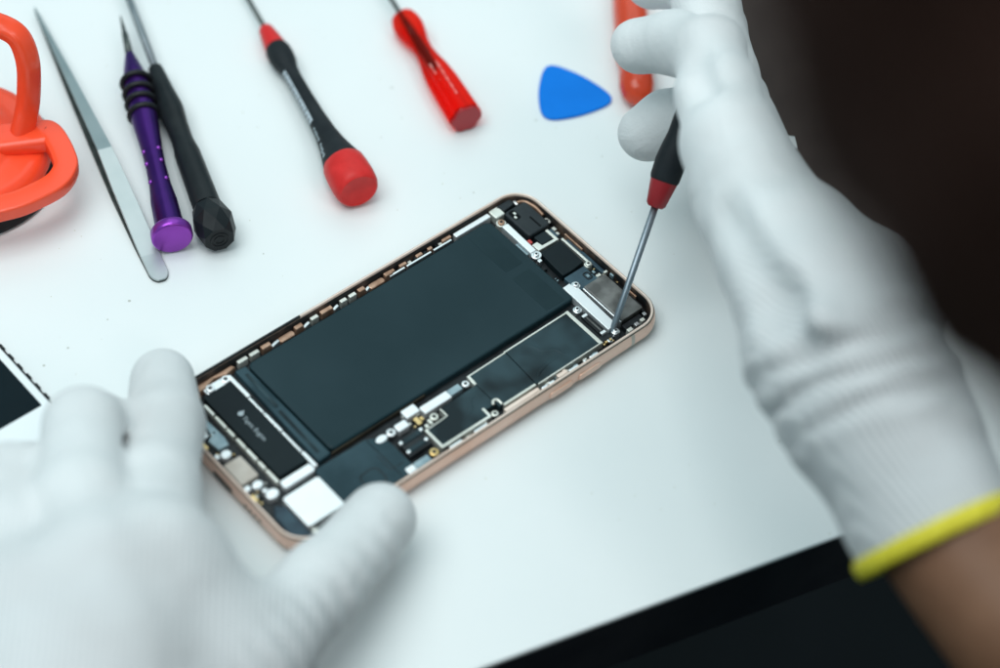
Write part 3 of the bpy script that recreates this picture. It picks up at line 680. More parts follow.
# purple precision screwdriver
p0, p1 = (121, 18), (172.5, 238)
P0, P1 = tool(p0, 6.0, p1, 6.6)
t_ = thing('screwdriver', 'purple metal precision screwdriver with black rings lying between tweezers and black driver', 'screwdriver', (P1[0], P1[1], 0))
st = lambda s_: stations(P0, P1, p0, p1, s_)
MB().lathe(st([((120.5, 16), 1.2), ((122, 28), 4), ((124.3, 33), 4.4), ((124.4, 33.5), 6), ((127, 56), 8)]), P0, P1, 20).build('bit', 'darksteel', t_)
gr = MB(); gr.lathe(st([((127, 55), 9), ((127.6, 58), 11), ((131, 70), 19), ((134, 80), 24.5), ((140, 106), 26), ((143.5, 120), 27), ((146, 130), 25), ((150, 150), 21.5), ((154, 168), 20.5), ((158, 186), 22), ((161.5, 198), 25.5), ((163, 203), 27), ((167.4, 221), 28.5), ((169.6, 229.5), 30)]), P0, P1, 40)
ax = (P1 - P0) / np.linalg.norm(P1 - P0); vw = CAM - (P0 + P1) / 2; vw /= np.linalg.norm(vw); sd = np.cross(ax, vw); sd /= np.linalg.norm(sd); fr_ = np.cross(sd, ax)
if (ROT.T @ sd)[0] < 0: sd = -sd
for y_, ang in ((155, .72), (167, .72), (185, .78), (155, -.95), (167, -.95), (185, -.95), (155, 2.4), (167, 2.4), (185, 2.4)):
    t, r = st([((148 + (y_ - 140) * .24, y_), 21.5 if y_ < 170 else 22.5)])[0]
    gr.sphere(P0 + (P1 - P0) * t + r * .92 * (math.cos(ang) * fr_ + math.sin(ang) * sd), .8, mi=1, seg=12, rings=8)  # lighter studs stand in for the highlights of the grip's dimples
gr.build('grip', ['purple', 'purplecap'], t_, autosmooth=40)
MB().lathe(st([((169.6, 229.0), 30), ((169.9, 230.4), 39), ((170.4, 232), 42), ((172.0, 237.4), 42), ((172.5, 238.6), 40), ((172.6, 239), 37)]), P0, P1, 48).build('end_cap', 'purplecap', t_, autosmooth=40)
for y_ in (83, 94, 104, 115):
    t, r = st([((134 + (y_ - 80) * .235, y_), 27)])[0]
    ring = [P0 + (P1 - P0) * t]
    ax = (P1 - P0) / np.linalg.norm(P1 - P0); u = np.cross(ax, [0, 0, 1]); u /= np.linalg.norm(u); v = np.cross(u, ax)
    pts = [ring[0] + r * 1.03 * (math.cos(a) * u + math.sin(a) * v) for a in np.linspace(0, 2 * PI, 41)[:-1]]
    MB().tube(pts, .95, up=tuple(ax), seg=10, closed=True).build('grip_ring', 'oring', t_)

# black screwdriver with a faceted end
p0, p1 = (128, -4), (219, 238)
P0, P1 = tool(p0, 5.0, p1, 6.2)
t_ = thing('screwdriver', 'all black screwdriver with faceted end cap lying right of the purple one', 'screwdriver', (P1[0], P1[1], 0))
MB().lathe(st([((105, -66), 6.5), ((158, 72), 7.6)]), P0, P1, 20).build('shaft', 'shaftsteel', t_)
MB().lathe(st([((157, 66), 9.3), ((157.6, 68), 14.4), ((160, 75), 16.7), ((166, 92), 20.9), ((171.5, 106), 25.6), ((173.5, 111), 26.0), ((179, 126), 22.8), ((184, 140), 21.9), ((187.5, 148), 24.2), ((189.5, 153), 26.5), ((207, 203), 28.8), ((208.5, 207), 28.8)]), P0, P1, 40).build('handle', 'handleblack', t_, autosmooth=30)
b = MB(); prof = st([((208.8, 208.5), 32.5), ((213.4, 221), 42.5), ((217.3, 232), 39.5), ((219.6, 240), 31.5)])
ax = (P1 - P0) / np.linalg.norm(P1 - P0); u = np.cross(ax, [0, 0, 1]); u /= np.linalg.norm(u); v = np.cross(u, ax)
V = []; ns = 8
for k, (t, r) in enumerate(prof):
    for i in range(ns):
        a = 2 * PI * (i + .5 * (k % 2)) / ns; V.append(P0 + (P1 - P0) * t + r * (math.cos(a) * u + math.sin(a) * v))
F = []
for k in range(3):
    for i in range(ns):
        j = (i + 1) % ns; a0, a1, b0, b1 = k * ns + i, k * ns + j, (k + 1) * ns + i, (k + 1) * ns + j
        F += [[a0, a1, b0], [a1, b1, b0]] if k % 2 == 0 else [[a0, a1, b1], [a0, b1, b0]]
F.append([3 * ns + i for i in range(ns)]); F.append([i for i in range(ns)][::-1])
b.add(V, F, 0, False)
ec = b.build('end_cap', 'black', t_)
b = MB()
for rr in (1.5, 2.7):
    c = P0 + (P1 - P0) * (prof[-1][0] + .0006)
    b.tube([c + rr * (math.cos(a) * u + math.sin(a) * v) for a in np.linspace(0, 2 * PI, 29)[:-1]], .22, .18, up=tuple(ax), seg=8, closed=True)
b.build('moulded_ring', 'black', ec)

# black and red driver (the one on the table and the one held are the same kind)
def bi_driver(P0, P1, prof, label, nosemat, loc, with_label=True):
    """P0 = start of the nose, P1 = end of the cap; prof: name -> list of (t, r)"""
    t_ = thing('screwdriver', label, 'screwdriver', loc)
    MB().lathe(prof['shaft'], P0, P1, 20).build('shaft', prof.get('shaftmat', 'shaftsteel'), t_)
    MB().lathe(prof['nose'], P0, P1, 40).build('nose_sleeve', nosemat, t_, autosmooth=40)
    h = MB().lathe(prof['handle'], P0, P1, 48).build('handle', 'gripblack', t_, autosmooth=50)
    c_ = MB().lathe(prof['cap'], P0, P1, 48).build('end_cap', 'redcap', t_, autosmooth=40)
    return t_, h, c_
p0, p1 = (266, 30), (358, 190)
P0, P1 = tool(p0, 3.6, p1, 7.4)
prof = {'shaft': st([((234, -25), 4.5), ((267, 31), 4.8)]),
        'nose': st([((265, 28.5), 12), ((266, 30), 15), ((269, 35), 17.5), ((276, 46), 22), ((277.2, 48), 22.5)]),
        'handle': st([((276.8, 47.5), 22), ((279, 51), 25.5), ((282, 57), 26), ((286, 63), 24), ((289.5, 69), 18.5), ((294, 77), 16.5), ((304, 95), 17), ((316, 116), 19), ((326, 134), 23), ((333, 146), 28.5), ((339, 156), 35.5), ((343, 163), 41), ((344, 165), 41.5)]),
        'cap': st([((343.4, 164.2), 41.5), ((344.2, 165.4), 44), ((348, 172), 46), ((353, 181), 46.8), ((356.6, 187.2), 45.5), ((358.4, 190.4), 42), ((359, 191.4), 38), ((358.7, 191.0), 35.5), ((358.7, 191.0), 1)]), 'shaftmat': 'darksteel'}
t_, h, c_ = bi_driver(P0, P1, prof, 'black handled screwdriver with red end cap and red nose lying on the table', 'rednose', (P1[0], P1[1], 0))
# scale label and lettering on the camera's side of the handle
ax = (P1 - P0) / np.linalg.norm(P1 - P0); vw = CAM - (P0 + P1) / 2; vw /= np.linalg.norm(vw)
sd = np.cross(ax, vw); sd /= np.linalg.norm(sd); fr_ = np.cross(sd, ax)
hp = prof['handle']
def rad(t):
    for (t0, r0, *_), (t1, r1, *_) in zip(hp, hp[1:]):
        if t0 <= t <= t1: return r0 + (r1 - r0) * (t - t0) / (t1 - t0 + 1e-9)
    return hp[-1][1]
side = 1 if (ROT.T @ sd)[0] < 0 else -1      # left side in the picture
def patch(b, t0, t1, a0, a1, off, mi=0, n=14):
    V = []; F = []
    for i in range(n + 1):
        t = t0 + (t1 - t0) * i / n; r = rad(t) + off
        for j in range(6):
            a = a0 + (a1 - a0) * j / 5
            V.append(P0 + (P1 - P0) * t + r * (math.cos(a) * fr_ + math.sin(a) * sd * side))
    for i in range(n):
        for j in range(5): F.append([i * 6 + j, i * 6 + j + 1, i * 6 + 7 + j, i * 6 + 6 + j])
    b.add(V, F, mi, True)
b = MB(); patch(b, .285, .60, .42, 1.12, .05)
for k in range(12): patch(b, .30 + k * .025, .308 + k * .025, (.66 if k % 3 else .5), 1.09, .09, 1, 1)
b.build('scale_label', ['scale', 'scaledark'], h)
b = MB()
for k in range(11):
    if k == 5: continue
    patch(b, .635 + k * .0165, .646 + k * .0165, .62 + .05 * (k % 2), .86 + .05 * (k % 3), .05, 0, 1)
b.build('printed_text', 'print', h)
b = MB(); patch(b, .845, .905, .6, 1.2, .06); b.build('red_mark', 'rednose', h)

# red translucent screwdriver
p0, p1 = (403, 18), (466, 118)
P0, P1 = tool(p0, 5.0, p1, 5.2)
t_ = thing('screwdriver', 'clear red plastic handled screwdriver left of the blue pick', 'screwdriver', (P1[0], P1[1], 0))
MB().lathe(st([((371, -33), 4.4), ((428, 58), 4.8), ((431, 63), 2)]), P0, P1, 20).build('shaft', 'darksteel', t_)
def lobes(a, t):
    k = min(1, max(0, (t - .30) / .25)); return 1 + k * (.055 * math.cos(6 * a) - .012 * math.cos(12 * a)) if t < 2 else 1
MB().lathe(st([((405, 21), 6), ((412, 33), 8), ((424, 52), 9.5), ((432, 65), 7), ((436, 71), 2)]), P0, P1, 20).build('shaft_core', 'black', t_)
hd = MB().lathe(st([((402, 17), 20), ((403, 18.5), 25), ((406, 23), 29), ((410, 29), 30), ((414, 36), 26), ((419, 44), 20), ((424, 52), 18.5), ((430, 61), 22), ((437, 72), 28), ((443, 82), 31), ((465, 116), 34), ((466.4, 118.4), 32.5)]), P0, P1, 60, shape=lobes).build('handle', 'redglass', t_, autosmooth=40)
MB().lathe([(t, r * .97) for t, r in st([((465.2, 117.0), 33.6), ((466.9, 119.4), 32.0), ((467.1, 119.8), 30)])], P0, P1, 60, shape=lobes).build('end_face', 'redend', hd)
ax = (P1 - P0) / np.linalg.norm(P1 - P0); vw = CAM - (P0 + P1) / 2; vw /= np.linalg.norm(vw); sd = np.cross(ax, vw); sd /= np.linalg.norm(sd); fr_ = np.cross(sd, ax)
b = MB()
for row, off in ((0, -.34), (1, .12)):
    for k in range(15 if row == 0 else 12):
        s_ = .55 + k * .022; t, r = s_, 4.75
        for dy, hh in ((0, .38),):
            c = P0 + (P1 - P0) * t + (r + .12) * (math.cos(off) * fr_ + math.sin(off) * sd * side)
            b.sphere(c, .26 + .08 * ((k * 7 + row) % 3), seg=8, rings=5)
b.build('stamped_letters', 'emboss', hd)

# orange-red handle behind the fingers
p0, p1 = (624, -60), (637, 88)
P0, P1 = tool(p0, 5.2, p1, 5.2)
t_ = thing('screwdriver', 'glossy orange red plastic handle with rounded end lying behind the raised fingertips', 'screwdriver', (P1[0], P1[1], 0))
MB().lathe(st([((616, -150), 5), ((626, -35), 5)]), P0, P1, 16).build('shaft', 'darksteel', t_)
MB().lathe(st([((623, -64), 20), ((624, -58), 30), ((626, -30), 26), ((628, -10), 33), ((630, 15), 35), ((633.5, 50), 37), ((634.6, 62), 36), ((635.4, 69), 32), ((636, 75), 34), ((637, 86), 35.5), ((638, 94), 30), ((638.5, 99), 20), ((638.7, 101), 6)]), P0, P1, 40).build('handle', 'orangeglass', t_, autosmooth=60)

# blue opening pick
c3 = [at(550, 69, 0)[:2], at(609, 100.5, 0)[:2], at(547.5, 117.5, 0)[:2]]
cen = sum(c3) / 3; pts = []
for i in range(3):
    a, b_ = c3[i], c3[(i + 1) % 3]
    for k in range(1, 12):
        t = k / 12; m_ = a + (b_ - a) * t; pts.append(m_ + (m_ - cen) / np.linalg.norm(m_ - cen) * 1.5 * math.sin(PI * t))
# rounded corners by smoothing the outline
pts = [np.array(p) for p in pts]
for _ in range(3): pts = [(pts[i - 1] + 2 * pts[i] + pts[(i + 1) % len(pts)]) / 4 for i in range(len(pts))]
pts = spline(pts, 3, True)
o = MB().prism([(p[0] - 0, p[1]) for p in [cen + (q - cen) * 1.25 for q in pts]], .15, 1.0, bev=.3).build('opening_pick', 'blue')
tag(o, 'flat blue plastic triangular opening pick lying on white table', 'pick')

# tweezers
tw = thing('tweezers', 'slim steel tweezers with pointed tip lying left of purple screwdriver', 'tweezers', (*at(158, 268, 0)[:2], 0))
A_, B_ = at(162, 281, .5), at(35, 10, 2.0)
axw = B_ - A_; axw[2] = 0; LW = np.linalg.norm(axw); axw /= LW; sw = np.array([-axw[1], axw[0], 0])
def arm(name, zf, woff, m, th=.55):
    V = []; F = []; ts = np.concatenate([[0, .003, .006, .010, .014, .019, .026, .035], np.linspace(.05, 1, 58)])
    for t in ts:
        w = np.interp(t, [0, .003, .008, .016, .026, .12, .30, .42, .55, .75, .92, 1], [.9, 1.6, 2.2, 2.7, 2.95, 3.1, 2.9, 2.4, 1.95, 1.25, .6, .28])
        z = np.interp(t, [0, .08, .42, .70, 1], zf); c = A_ + axw * LW * t + sw * (woff * math.sin(PI * min(1, t * 1.05)) if t < .96 else 0)
        for s_, dz in ((-w, 0), (w, 0), (w * .92, th), (-w * .92, th)): V.append((c[0] + sw[0] * s_, c[1] + sw[1] * s_, z + dz))
    for i in range(len(ts) - 1):
        for j in range(4): F.append([i * 4 + j, i * 4 + (j + 1) % 4, i * 4 + 4 + (j + 1) % 4, i * 4 + 4 + j])
    F.append([0, 1, 2, 3][::-1]); F.append([len(V) - 4 + i for i in range(4)])
    b = MB().add(V, F, 0, False)
    if len(m) > 1:
        for i in range(len(ts) - 1):
            if ts[i] < .40:
                for j in range(4): b.mi[i * 4 + j] = 1
    return b.build(name, m, tw)
arm('arm', [.85, 1.0, 6.6, 5.4, 2.6], 0, ['steel', 'brushed_tail']); arm('arm', [.1, .12, .2, .5, 1.6], .55, ['darksteel'])

# suction cup with two finger loops
sc_c = at(-42, 168, 0)
su = thing('suction_cup', 'bright orange suction cup puller with two finger loops on black rubber disc', 'suction cup', (sc_c[0], sc_c[1], 0))
MB().lathe([(0, 31.4), (.12, 32.0), (.3, 31.6), (.6, 29.5), (1, 25)], sc_c, sc_c + [0, 0, 7], 64).build('rubber_disc', 'rubber', su)
up0 = sc_c + [0, 0, 5.5]
MB().lathe([(0, 28.5), (.08, 29.4), (.2, 29.0), (.42, 27.2), (.46, 24.5), (.5, 21), (.56, 18), (.8, 15), (.93, 10), (1, .5)], up0, up0 + [0, 0, 13], 64).build('dome', 'orange', su, autosmooth=50)
lp = [at(x, y, 14) for x, y in ((-90, 146), (-40, 140), (20, 136), (42, 133), (49, 134), (56, 142), (64, 158), (66, 170), (57, 184), (38, 195), (10, 206), (-40, 214), (-90, 205))]
MB().tube(spline(lp, 6, True), 3.7, 2.5, seg=36, closed=True, power=7).build('finger_loop', 'orange', su, autosmooth=60)
MB().tube([at(-90, 150, 13.6), at(-20, 147, 13.6), at(45, 138, 13.6)], 4.3, 3.0, seg=20, power=4).build('hinge_bar', 'orange', su, autosmooth=60)
lp = [at(20, 140, 13), at(27, 110, 22), at(29, 85, 31), at(27.5, 60, 40), at(19, 38, 47), at(3, 27, 50), at(-20, 22, 52), at(-60, 26, 52), at(-92, 45, 46), at(-100, 85, 31), at(-96, 120, 20), at(-92, 145, 13)]
MB().tube(spline(lp, 6), 3.6, 2.8, up=(.2, -.75, .6), seg=20, power=2.8).build('finger_loop', 'orange', su, autosmooth=60)

# ------------------------------------------------------------------ driver held in the right hand
TIP = at(610.5, 336, 3.2); COL = at(655, 207, 33.0)
dr = (COL - TIP) / np.linalg.norm(COL - TIP); Ls = np.linalg.norm(COL - TIP)
P0, P1 = TIP, TIP + dr * (Ls + 46); Lt = Ls + 46
q = lambda mm: (Ls + mm) / Lt
prof = {'shaft': [(0, .55), (.02, .85), (.06, 1.0), (q(1), 1.1)],
        'nose': [(q(0), 2.2), (q(.8), 2.9), (q(7.5), 4.0), (q(8.2), 4.1)],
        'handle': [(q(8.0), 4.15), (q(9), 4.45), (q(14), 4.6), (q(18), 4.2), (q(22), 3.6), (q(28), 3.5), (q(32), 3.8), (q(36), 4.6), (q(38), 5.2)],
        'cap': [(q(37.8), 5.2), (q(38.4), 5.5), (q(42), 5.8), (q(45), 5.4), (q(46), 4.6)], 'shaftmat': 'bluesteel'}
held, h, c_ = bi_driver(P0, P1, prof, 'black and red screwdriver held upright by the gloved hand with its tip inside the phone', 'darkred', tuple(TIP))

# ------------------------------------------------------------------ dark case behind the hand
cs = [at(742, 290, 0)[:2], at(706, -60, 0)[:2]]
cn_ = (cs[1] - cs[0]); cn_ /= np.linalg.norm(cn_); cd = np.array([cn_[1], -cn_[0]])
ca = thing('tool_case', 'dark brown cloth case lying on the table behind the raised gloved hand', 'case', (*(cs[0] + cd * 60 + cn_ * 40), 0))
def cpoly(x0, y0, x1, y1, r): return [cs[0] + cd * x + cn_ * y for x, y in rrect(x0, y0, x1, y1, r)]
MB().prism(cpoly(0, 0, 125, 150, 5), .2, 11, bev=2.2).build('body', 'case', ca)
MB().prism(cpoly(1.2, 1.2, 123.8, 148.8, 5), 11.05, 17, bev=3).build('lid', 'case', ca)
zp = [(p[0], p[1], 11.0) for p in cpoly(-.2, -.2, 125.2, 150.2, 5)]
MB().tube(zp, .9, .9, closed=True, seg=10).build('piping', 'casetrim', ca)
w0 = at(789, 142, 17.2)[:2]
MB().prism([w0 + cd * a + cn_ * b_ for a, b_ in ((-3, -3), (2.6, -2.4), (2.2, 2.6), (-3, 3))], 17.05, 17.25).build('gleam_fleck', 'fleck', ca)  # small white sheet standing in for a glint of pale table

# ------------------------------------------------------------------ the person
P = at
pe = thing('person', 'person in white knit gloves with dark hair leaning in to work on the phone', 'person', (-30, -480, -60))
# --- right glove
def rng_box(pts, pad): A = np.array(pts); return A.min(0) - pad, A.max(0) + pad
R_ = {}
axis = [P(752, 196, 80), P(788, 252, 83), P(820, 300, 84), P(836, 352, 82), P(868, 405, 78), P(897, 452, 74), P(921, 502, 70), P(934, 530, 68)]
arad = [14.4, 18.8, 21.6, 23.0, 22.6, 21.0, 20.2, 20.4]
idx_ = ([P(753, 200, 82), P(730, 142, 84), P(717, 95, 83), P(709, 52, 80), P(676, 43, 70), P(640, 46, 63)], [14.4, 13.3, 11.2, 9.9, 9.2, 8.4])
thm = ([P(795, 245, 66), P(752, 170, 54), P(700, 118, 41), P(668, 124, 36), P(646, 134, 33)], [15, 11.5, 9.9, 9.8, 8.7])
mid_ = ([P(780, 238, 66), P(722, 80, 58), P(700, -26, 58), P(682, -24, 55), P(652, -20, 50)], [12, 10.5, 10.5, 10, 9])
rin = ([P(785, 240, 54), P(730, 110, 47), P(715, 30, 44), P(706, 52, 34), P(712, 90, 27)], [12, 10, 9.5, 9, 8.5])
pin = ([P(790, 248, 46), P(750, 150, 38), P(738, 100, 34), P(722, 122, 26), P(728, 146, 22)], [12, 9.5, 9, 8.2, 7.8])
allp = axis + idx_[0] + thm[0] + mid_[0] + rin[0] + pin[0]
lo, hi = rng_box(allp, 26)
g = SDF(lo, hi, 1.15)
hand = g.chain(axis, arad)
hand = SDF.smin(hand, g.cone(P(866, 272, 76), P(884, 318, 76), 12.0, 15), 8)
hand = SDF.smin(hand, g.cone(P(785, 250, 62), P(850, 320, 70), 14, 17), 10)
F_ = SDF.smin(hand, g.chain(*idx_), 7)
fold = g.cone(P(742, 205, 94), P(812, 318, 104), 3.0, 4.0)             # tendon ridge over the back of the hand
F_ = SDF.smin(F_, fold, 9)
F_ = SDF.smin(F_, g.cone(P(726, 215, 86), P(768, 320, 93), 1.5, 1.5), 8)
def on_view(px, py, z, off):
    c = P(px, py, z); v_ = CAM - c; return c + v_ / np.linalg.norm(v_) * off
for a_, b_, o0, o1, r0, r1 in (((720, 205), (772, 300), 18.4, 24.0, 3.4, 4.4), ((772, 300), (800, 345), 24.0, 25.4, 4.4, 2.6), ((706, 92), (694, 58), 12.4, 12.2, 1.4, 1.8)):
    F_ = SDF.smax(F_, -g.cone(on_view(*a_, 83, o0), on_view(*b_, 83, o1), r0, r1), 9)
for c, k in ((mid_, 5), (rin, 4), (pin, 4), (thm, 5)): F_ = SDF.smin(F_, g.chain(*c), k)
# cloth folds: round the wrist and at the knuckles
aw = axis[-1] - axis[2]; aL = np.linalg.norm(aw); aw = aw / aL
T = (g.X - axis[2][0]) * aw[0] + (g.Y - axis[2][1]) * aw[1] + (g.Z - axis[2][2]) * aw[2]
skew = .18 * (g.Z - 80) + 1.6 * np.sin(g.X * .11 + g.Z * .13) + .9 * np.sin(g.Y * .23 + 1)
def ridge(F_, c, w, amp, T_=None):
    TT = (T if T_ is None else T_) + skew - c
    return F_ - amp * np.exp(-(TT / w) ** 2)
caz = np.cross(aw, [0, 0, 1.0]); caz /= np.linalg.norm(caz); cbz = np.cross(aw, caz)
AZ = np.arctan2((g.X - axis[4][0]) * cbz[0] + (g.Y - axis[4][1]) * cbz[1] + (g.Z - axis[4][2]) * cbz[2], (g.X - axis[4][0]) * caz[0] + (g.Y - axis[4][1]) * caz[1] + (g.Z - axis[4][2]) * caz[2])
def crease(F_, c, w, amp, ph, slope, k=1.0):
    """a fold that runs part of the way round the wrist, slanting, swelling and dying out"""
    env = np.clip(.5 + .5 * np.cos(k * (AZ - ph)), 0, 1) ** 2.6
    return F_ - amp * env * np.exp(-((T + slope * 6 * np.sin(AZ - ph) + .7 * np.sin(3 * AZ + c) + .5 * np.sin(7 * AZ + 2 * c) - c) / w) ** 2)
VA = CAM - axis[4]; va = math.atan2(float(VA @ cbz), float(VA @ caz))          # the side that faces the viewer
for c, w, a, ph, sl in ((9, 3.0, .7, .6, .9), (16, 2.4, 1.1, .35, .8), (20.5, 1.5, -1.2, .4, .8), (24.5, 2.2, 1.2, .3, .7), (28.5, 1.4, -1.3, .35, .6), (32, 2.3, 1.0, .3, .6), (36.5, 1.5, -1.0, .45, .5), (40, 2.6, .6, .2, .4),
                        (13, 2.2, .9, -1.4, -.7), (19, 1.7, -.8, -1.6, -.6), (23, 2.4, 1.1, -1.5, -.8), (31, 2.2, 1.0, -1.7, -.5), (45, 2.2, .5, -.6, .8)):
    F_ = crease(F_, c, w, a, va + ph, sl)
# loose cloth: slow undulation
F_ = F_ + .55 * np.sin(g.X * .19 + 1.3 * np.sin(g.Z * .1)) * np.sin(g.Y * .17 + .4) * np.sin(g.Z * .15 + 1.1)
# open cuff: cut square to the wrist
vh = CAM - axis[-1]; vh /= np.linalg.norm(vh); ah = aw - .8 * (aw @ vh) * vh; ah /= np.linalg.norm(ah)      # the cuff is turned a little askew
Tc = (g.X - axis[-1][0]) * ah[0] + (g.Y - axis[-1][1]) * ah[1] + (g.Z - axis[-1][2]) * ah[2]
F_ = SDF.smax(F_, Tc - 1.0, .5)
V, Q = g.mesh(F_)
gv = sdf_obj('glove', V, Q, 'glove_r', pe, 2, lambda V: 1 / (1 + np.exp(-((V - axis[2]) @ aw + 12) / 6))); gv['label'] = 'right glove holding the screwdriver, with yellow hem'
cu_c = axis[-1] + ah * 1.4; ca_ = np.cross(ah, [0, 0, 1]); ca_ /= np.linalg.norm(ca_); cb_ = np.cross(ah, ca_)
ring = [cu_c + (arad[-1] + .3 + .5 * math.sin(3 * a)) * (math.cos(a) * ca_ + math.sin(a) * cb_) for a in np.linspace(0, 2 * PI, 61)[:-1]]
MB().tube(ring, .9, 2.4, up=tuple(ah), seg=12, closed=True).build('yellow_hem', 'yellow', gv)

# --- left glove
L_ = {}
wr = P(40, 830, 44)
f_idx = ([P(155, 560, 45), P(157, 484, 33), P(165, 425, 20), P(163, 381, 12.5)], [13.5, 10.8, 10.7, 9.3])
f_mid = ([P(92, 575, 50), P(80, 500, 46), P(84, 428, 37), P(96, 428, 20), P(112, 452, 11)], [13.5, 11.8, 10.6, 9.8, 9.0])
f_rin = ([P(22, 610, 48), P(8, 540, 44), P(10, 483, 35), P(26, 478, 19), P(44, 500, 11)], [13, 11.3, 10.2, 9.4, 8.8])
f_pin = ([P(-45, 660, 42), P(-62, 600, 36), P(-60, 556, 28), P(-44, 556, 15), P(-30, 575, 10)], [12, 10, 9.2, 8.6, 8])
f_thm = ([P(120, 760, 34), P(236, 672, 28), P(322, 585, 20), P(380, 520, 13.6)], [19, 13.6, 11.0, 10.2])
allp = [wr] + f_idx[0] + f_mid[0] + f_rin[0] + f_pin[0] + f_thm[0]
lo, hi = rng_box(allp, 28)
g = SDF(lo, hi, 1.25)
palm = None
for c, r0, r1 in ((f_idx[0][0], 14, 22), (f_mid[0][0], 15, 22), (f_rin[0][0], 14, 21), (f_pin[0][0], 13, 20)):
    d_ = g.cone(c, wr, r0, r1); palm = d_ if palm is None else SDF.smin(palm, d_, 12)
palm = SDF.smin(palm, g.chain(*f_thm), 9)
palm = SDF.smin(palm, g.cone(P(120, 690, 40), P(235, 668, 27), 18, 10), 16)
palm = SDF.smin(palm, g.cone(P(178, 590, 40), P(232, 655, 30), 15, 12), 14)      # web between thumb and index
F_ = palm
for c in (f_idx, f_mid, f_rin, f_pin): F_ = SDF.smin(F_, g.chain(*c), 4.0)
F_ = SDF.smax(F_, -g.cone(P(114, 410, 24), P(119, 452, 41), .9, 1.3), 3)      # cleft between index and middle finger
# knuckle bumps and thumb folds
for c in (f_idx[0][0], f_mid[0][0], f_rin[0][0]): F_ = SDF.smin(F_, g.cone(c + [0, 0, 5], c + [1, 0, 5], 8, 8), 9)
ta = f_thm[0][3] - f_thm[0][1]; tl = np.linalg.norm(ta); ta = ta / tl
T = (g.X - f_thm[0][1][0]) * ta[0] + (g.Y - f_thm[0][1][1]) * ta[1] + (g.Z - f_thm[0][1][2]) * ta[2]
tn = np.cross(ta, [0, 0, 1]); tn /= np.linalg.norm(tn)                             # towards the near side of the thumb
Tn = (g.X - f_thm[0][1][0]) * tn[0] + (g.Y - f_thm[0][1][1]) * tn[1]
win = 1 / (1 + np.exp(-(Tn - 6) / 1.4)) * (T > -12) * (T < tl - 4)
F_ = F_ - .65 * win * np.cos(T * 2 * PI / 7.4 + .5 * np.sin(g.Z * .3)) 
F_ = F_ + .5 * np.sin(g.X * .15 + 1.1 * np.sin(g.Z * .1)) * np.sin(g.Y * .13 + .8) * np.sin(g.Z * .14 + .6)
aw2 = (wr - f_mid[0][0]); aw2 = aw2 / np.linalg.norm(aw2)
Tc = (g.X - wr[0]) * aw2[0] + (g.Y - wr[1]) * aw2[1] + (g.Z - wr[2]) * aw2[2]
F_ = SDF.smax(F_, Tc - 6, .5)
F_ = np.maximum(F_, .4 - g.Z)                                                        # rests on the table
V, Q = g.mesh(F_)
gl = sdf_obj('glove', V, Q, 'glove_l', pe, 2, lambda V: 1 / (1 + np.exp(-((V - f_mid[0][0]) @ aw2 + 8) / 6))); gl['label'] = 'left glove steadying the phone, fingers spread'
# --- body: one surface from hands to head (mostly behind the camera's frame)
HC = atd(1748, -278, 237)                                       # centre of the head
lookd = np.array([50, -28, 5.]) - HC; lookd /= np.linalg.norm(lookd)
rt = np.cross(lookd, [0, 0, 1]); rt /= np.linalg.norm(rt); upv = np.cross(rt, lookd)
Rh = np.stack([rt, lookd, upv], 1)
hp_ = lambda a, b, c: HC + rt * a + lookd * b + upv * c
r_el, l_el = np.array([20., -420, 20]), np.array([-290., -260, 20])
r_sh, l_sh = np.array([130., -500, 170]), np.array([-205., -470, 165])
chest, pelv, neck = np.array([-35., -500, 120]), np.array([-40., -590, -60]), np.array([-5., -380, 205])
allp = [HC, r_el, l_el, r_sh, l_sh, chest, pelv, neck, axis[-2], wr]
lo, hi = rng_box(allp, 125)
g = SDF(lo, hi, 5.0)
def body_parts(grow=0):
    t = g.cone(chest, pelv, 105 + grow, 115 + grow)
    t = SDF.smin(t, g.cone(r_sh, l_sh, 52 + grow, 52 + grow), 50)
    t = SDF.smin(t, g.cone(chest, neck, 70 + grow, 48 + grow), 40)
    ra_ = g.cone(r_sh, r_el, 50 + grow, 38 + grow); la_ = g.cone(l_sh, l_el, 50 + grow, 38 + grow)
    return t, ra_, la_
t, ra_, la_ = body_parts()
B = SDF.smin(SDF.smin(t, ra_, 25), la_, 25)
B = SDF.smin(B, g.cone(r_el, axis[-2], 38, 18.0), 12); B = SDF.smin(B, g.cone(l_el, wr, 38, 19), 12)
B = SDF.smin(B, g.cone(neck, hp_(0, -30, -20), 50, 46), 25)
hd_ = SDF.smin(g.ell(hp_(0, -8, 12), (70, 86, 84), Rh), g.ell(hp_(0, 32, -42), (52, 52, 62), Rh), 30)
hd_ = SDF.smin(hd_, g.cone(hp_(0, 84, -8), hp_(0, 96, -30), 7, 11), 8)
for s_ in (-1, 1):
    hd_ = SDF.smin(hd_, g.ell(hp_(74 * s_, -4, -12), (7, 18, 28), Rh), 5)
    hd_ = -SDF.smin(-hd_, g.ell(hp_(29 * s_, 82, 0), (13, 8, 9), Rh), 6)
hd_ = SDF.smin(hd_, g.ell(hp_(0, 82, -62), (22, 6, 5), Rh), 6)
B = SDF.smin(B, hd_, 10)
V, Q = g.mesh(B); bd = sdf_obj('body', V, Q, 'skin', pe, 2)
for s_ in (-1, 1): MB().sphere(hp_(29 * s_, 70, 0), 12).build('eye', 'eye', pe)
t, ra_, la_ = body_parts(7)
fr = (r_el - r_sh) / np.linalg.norm(r_el - r_sh); flv = (l_el - l_sh) / np.linalg.norm(l_el - l_sh)
cutr = (g.X - r_sh[0]) * fr[0] + (g.Y - r_sh[1]) * fr[1] + (g.Z - r_sh[2]) * fr[2] - .75 * np.linalg.norm(r_el - r_sh)
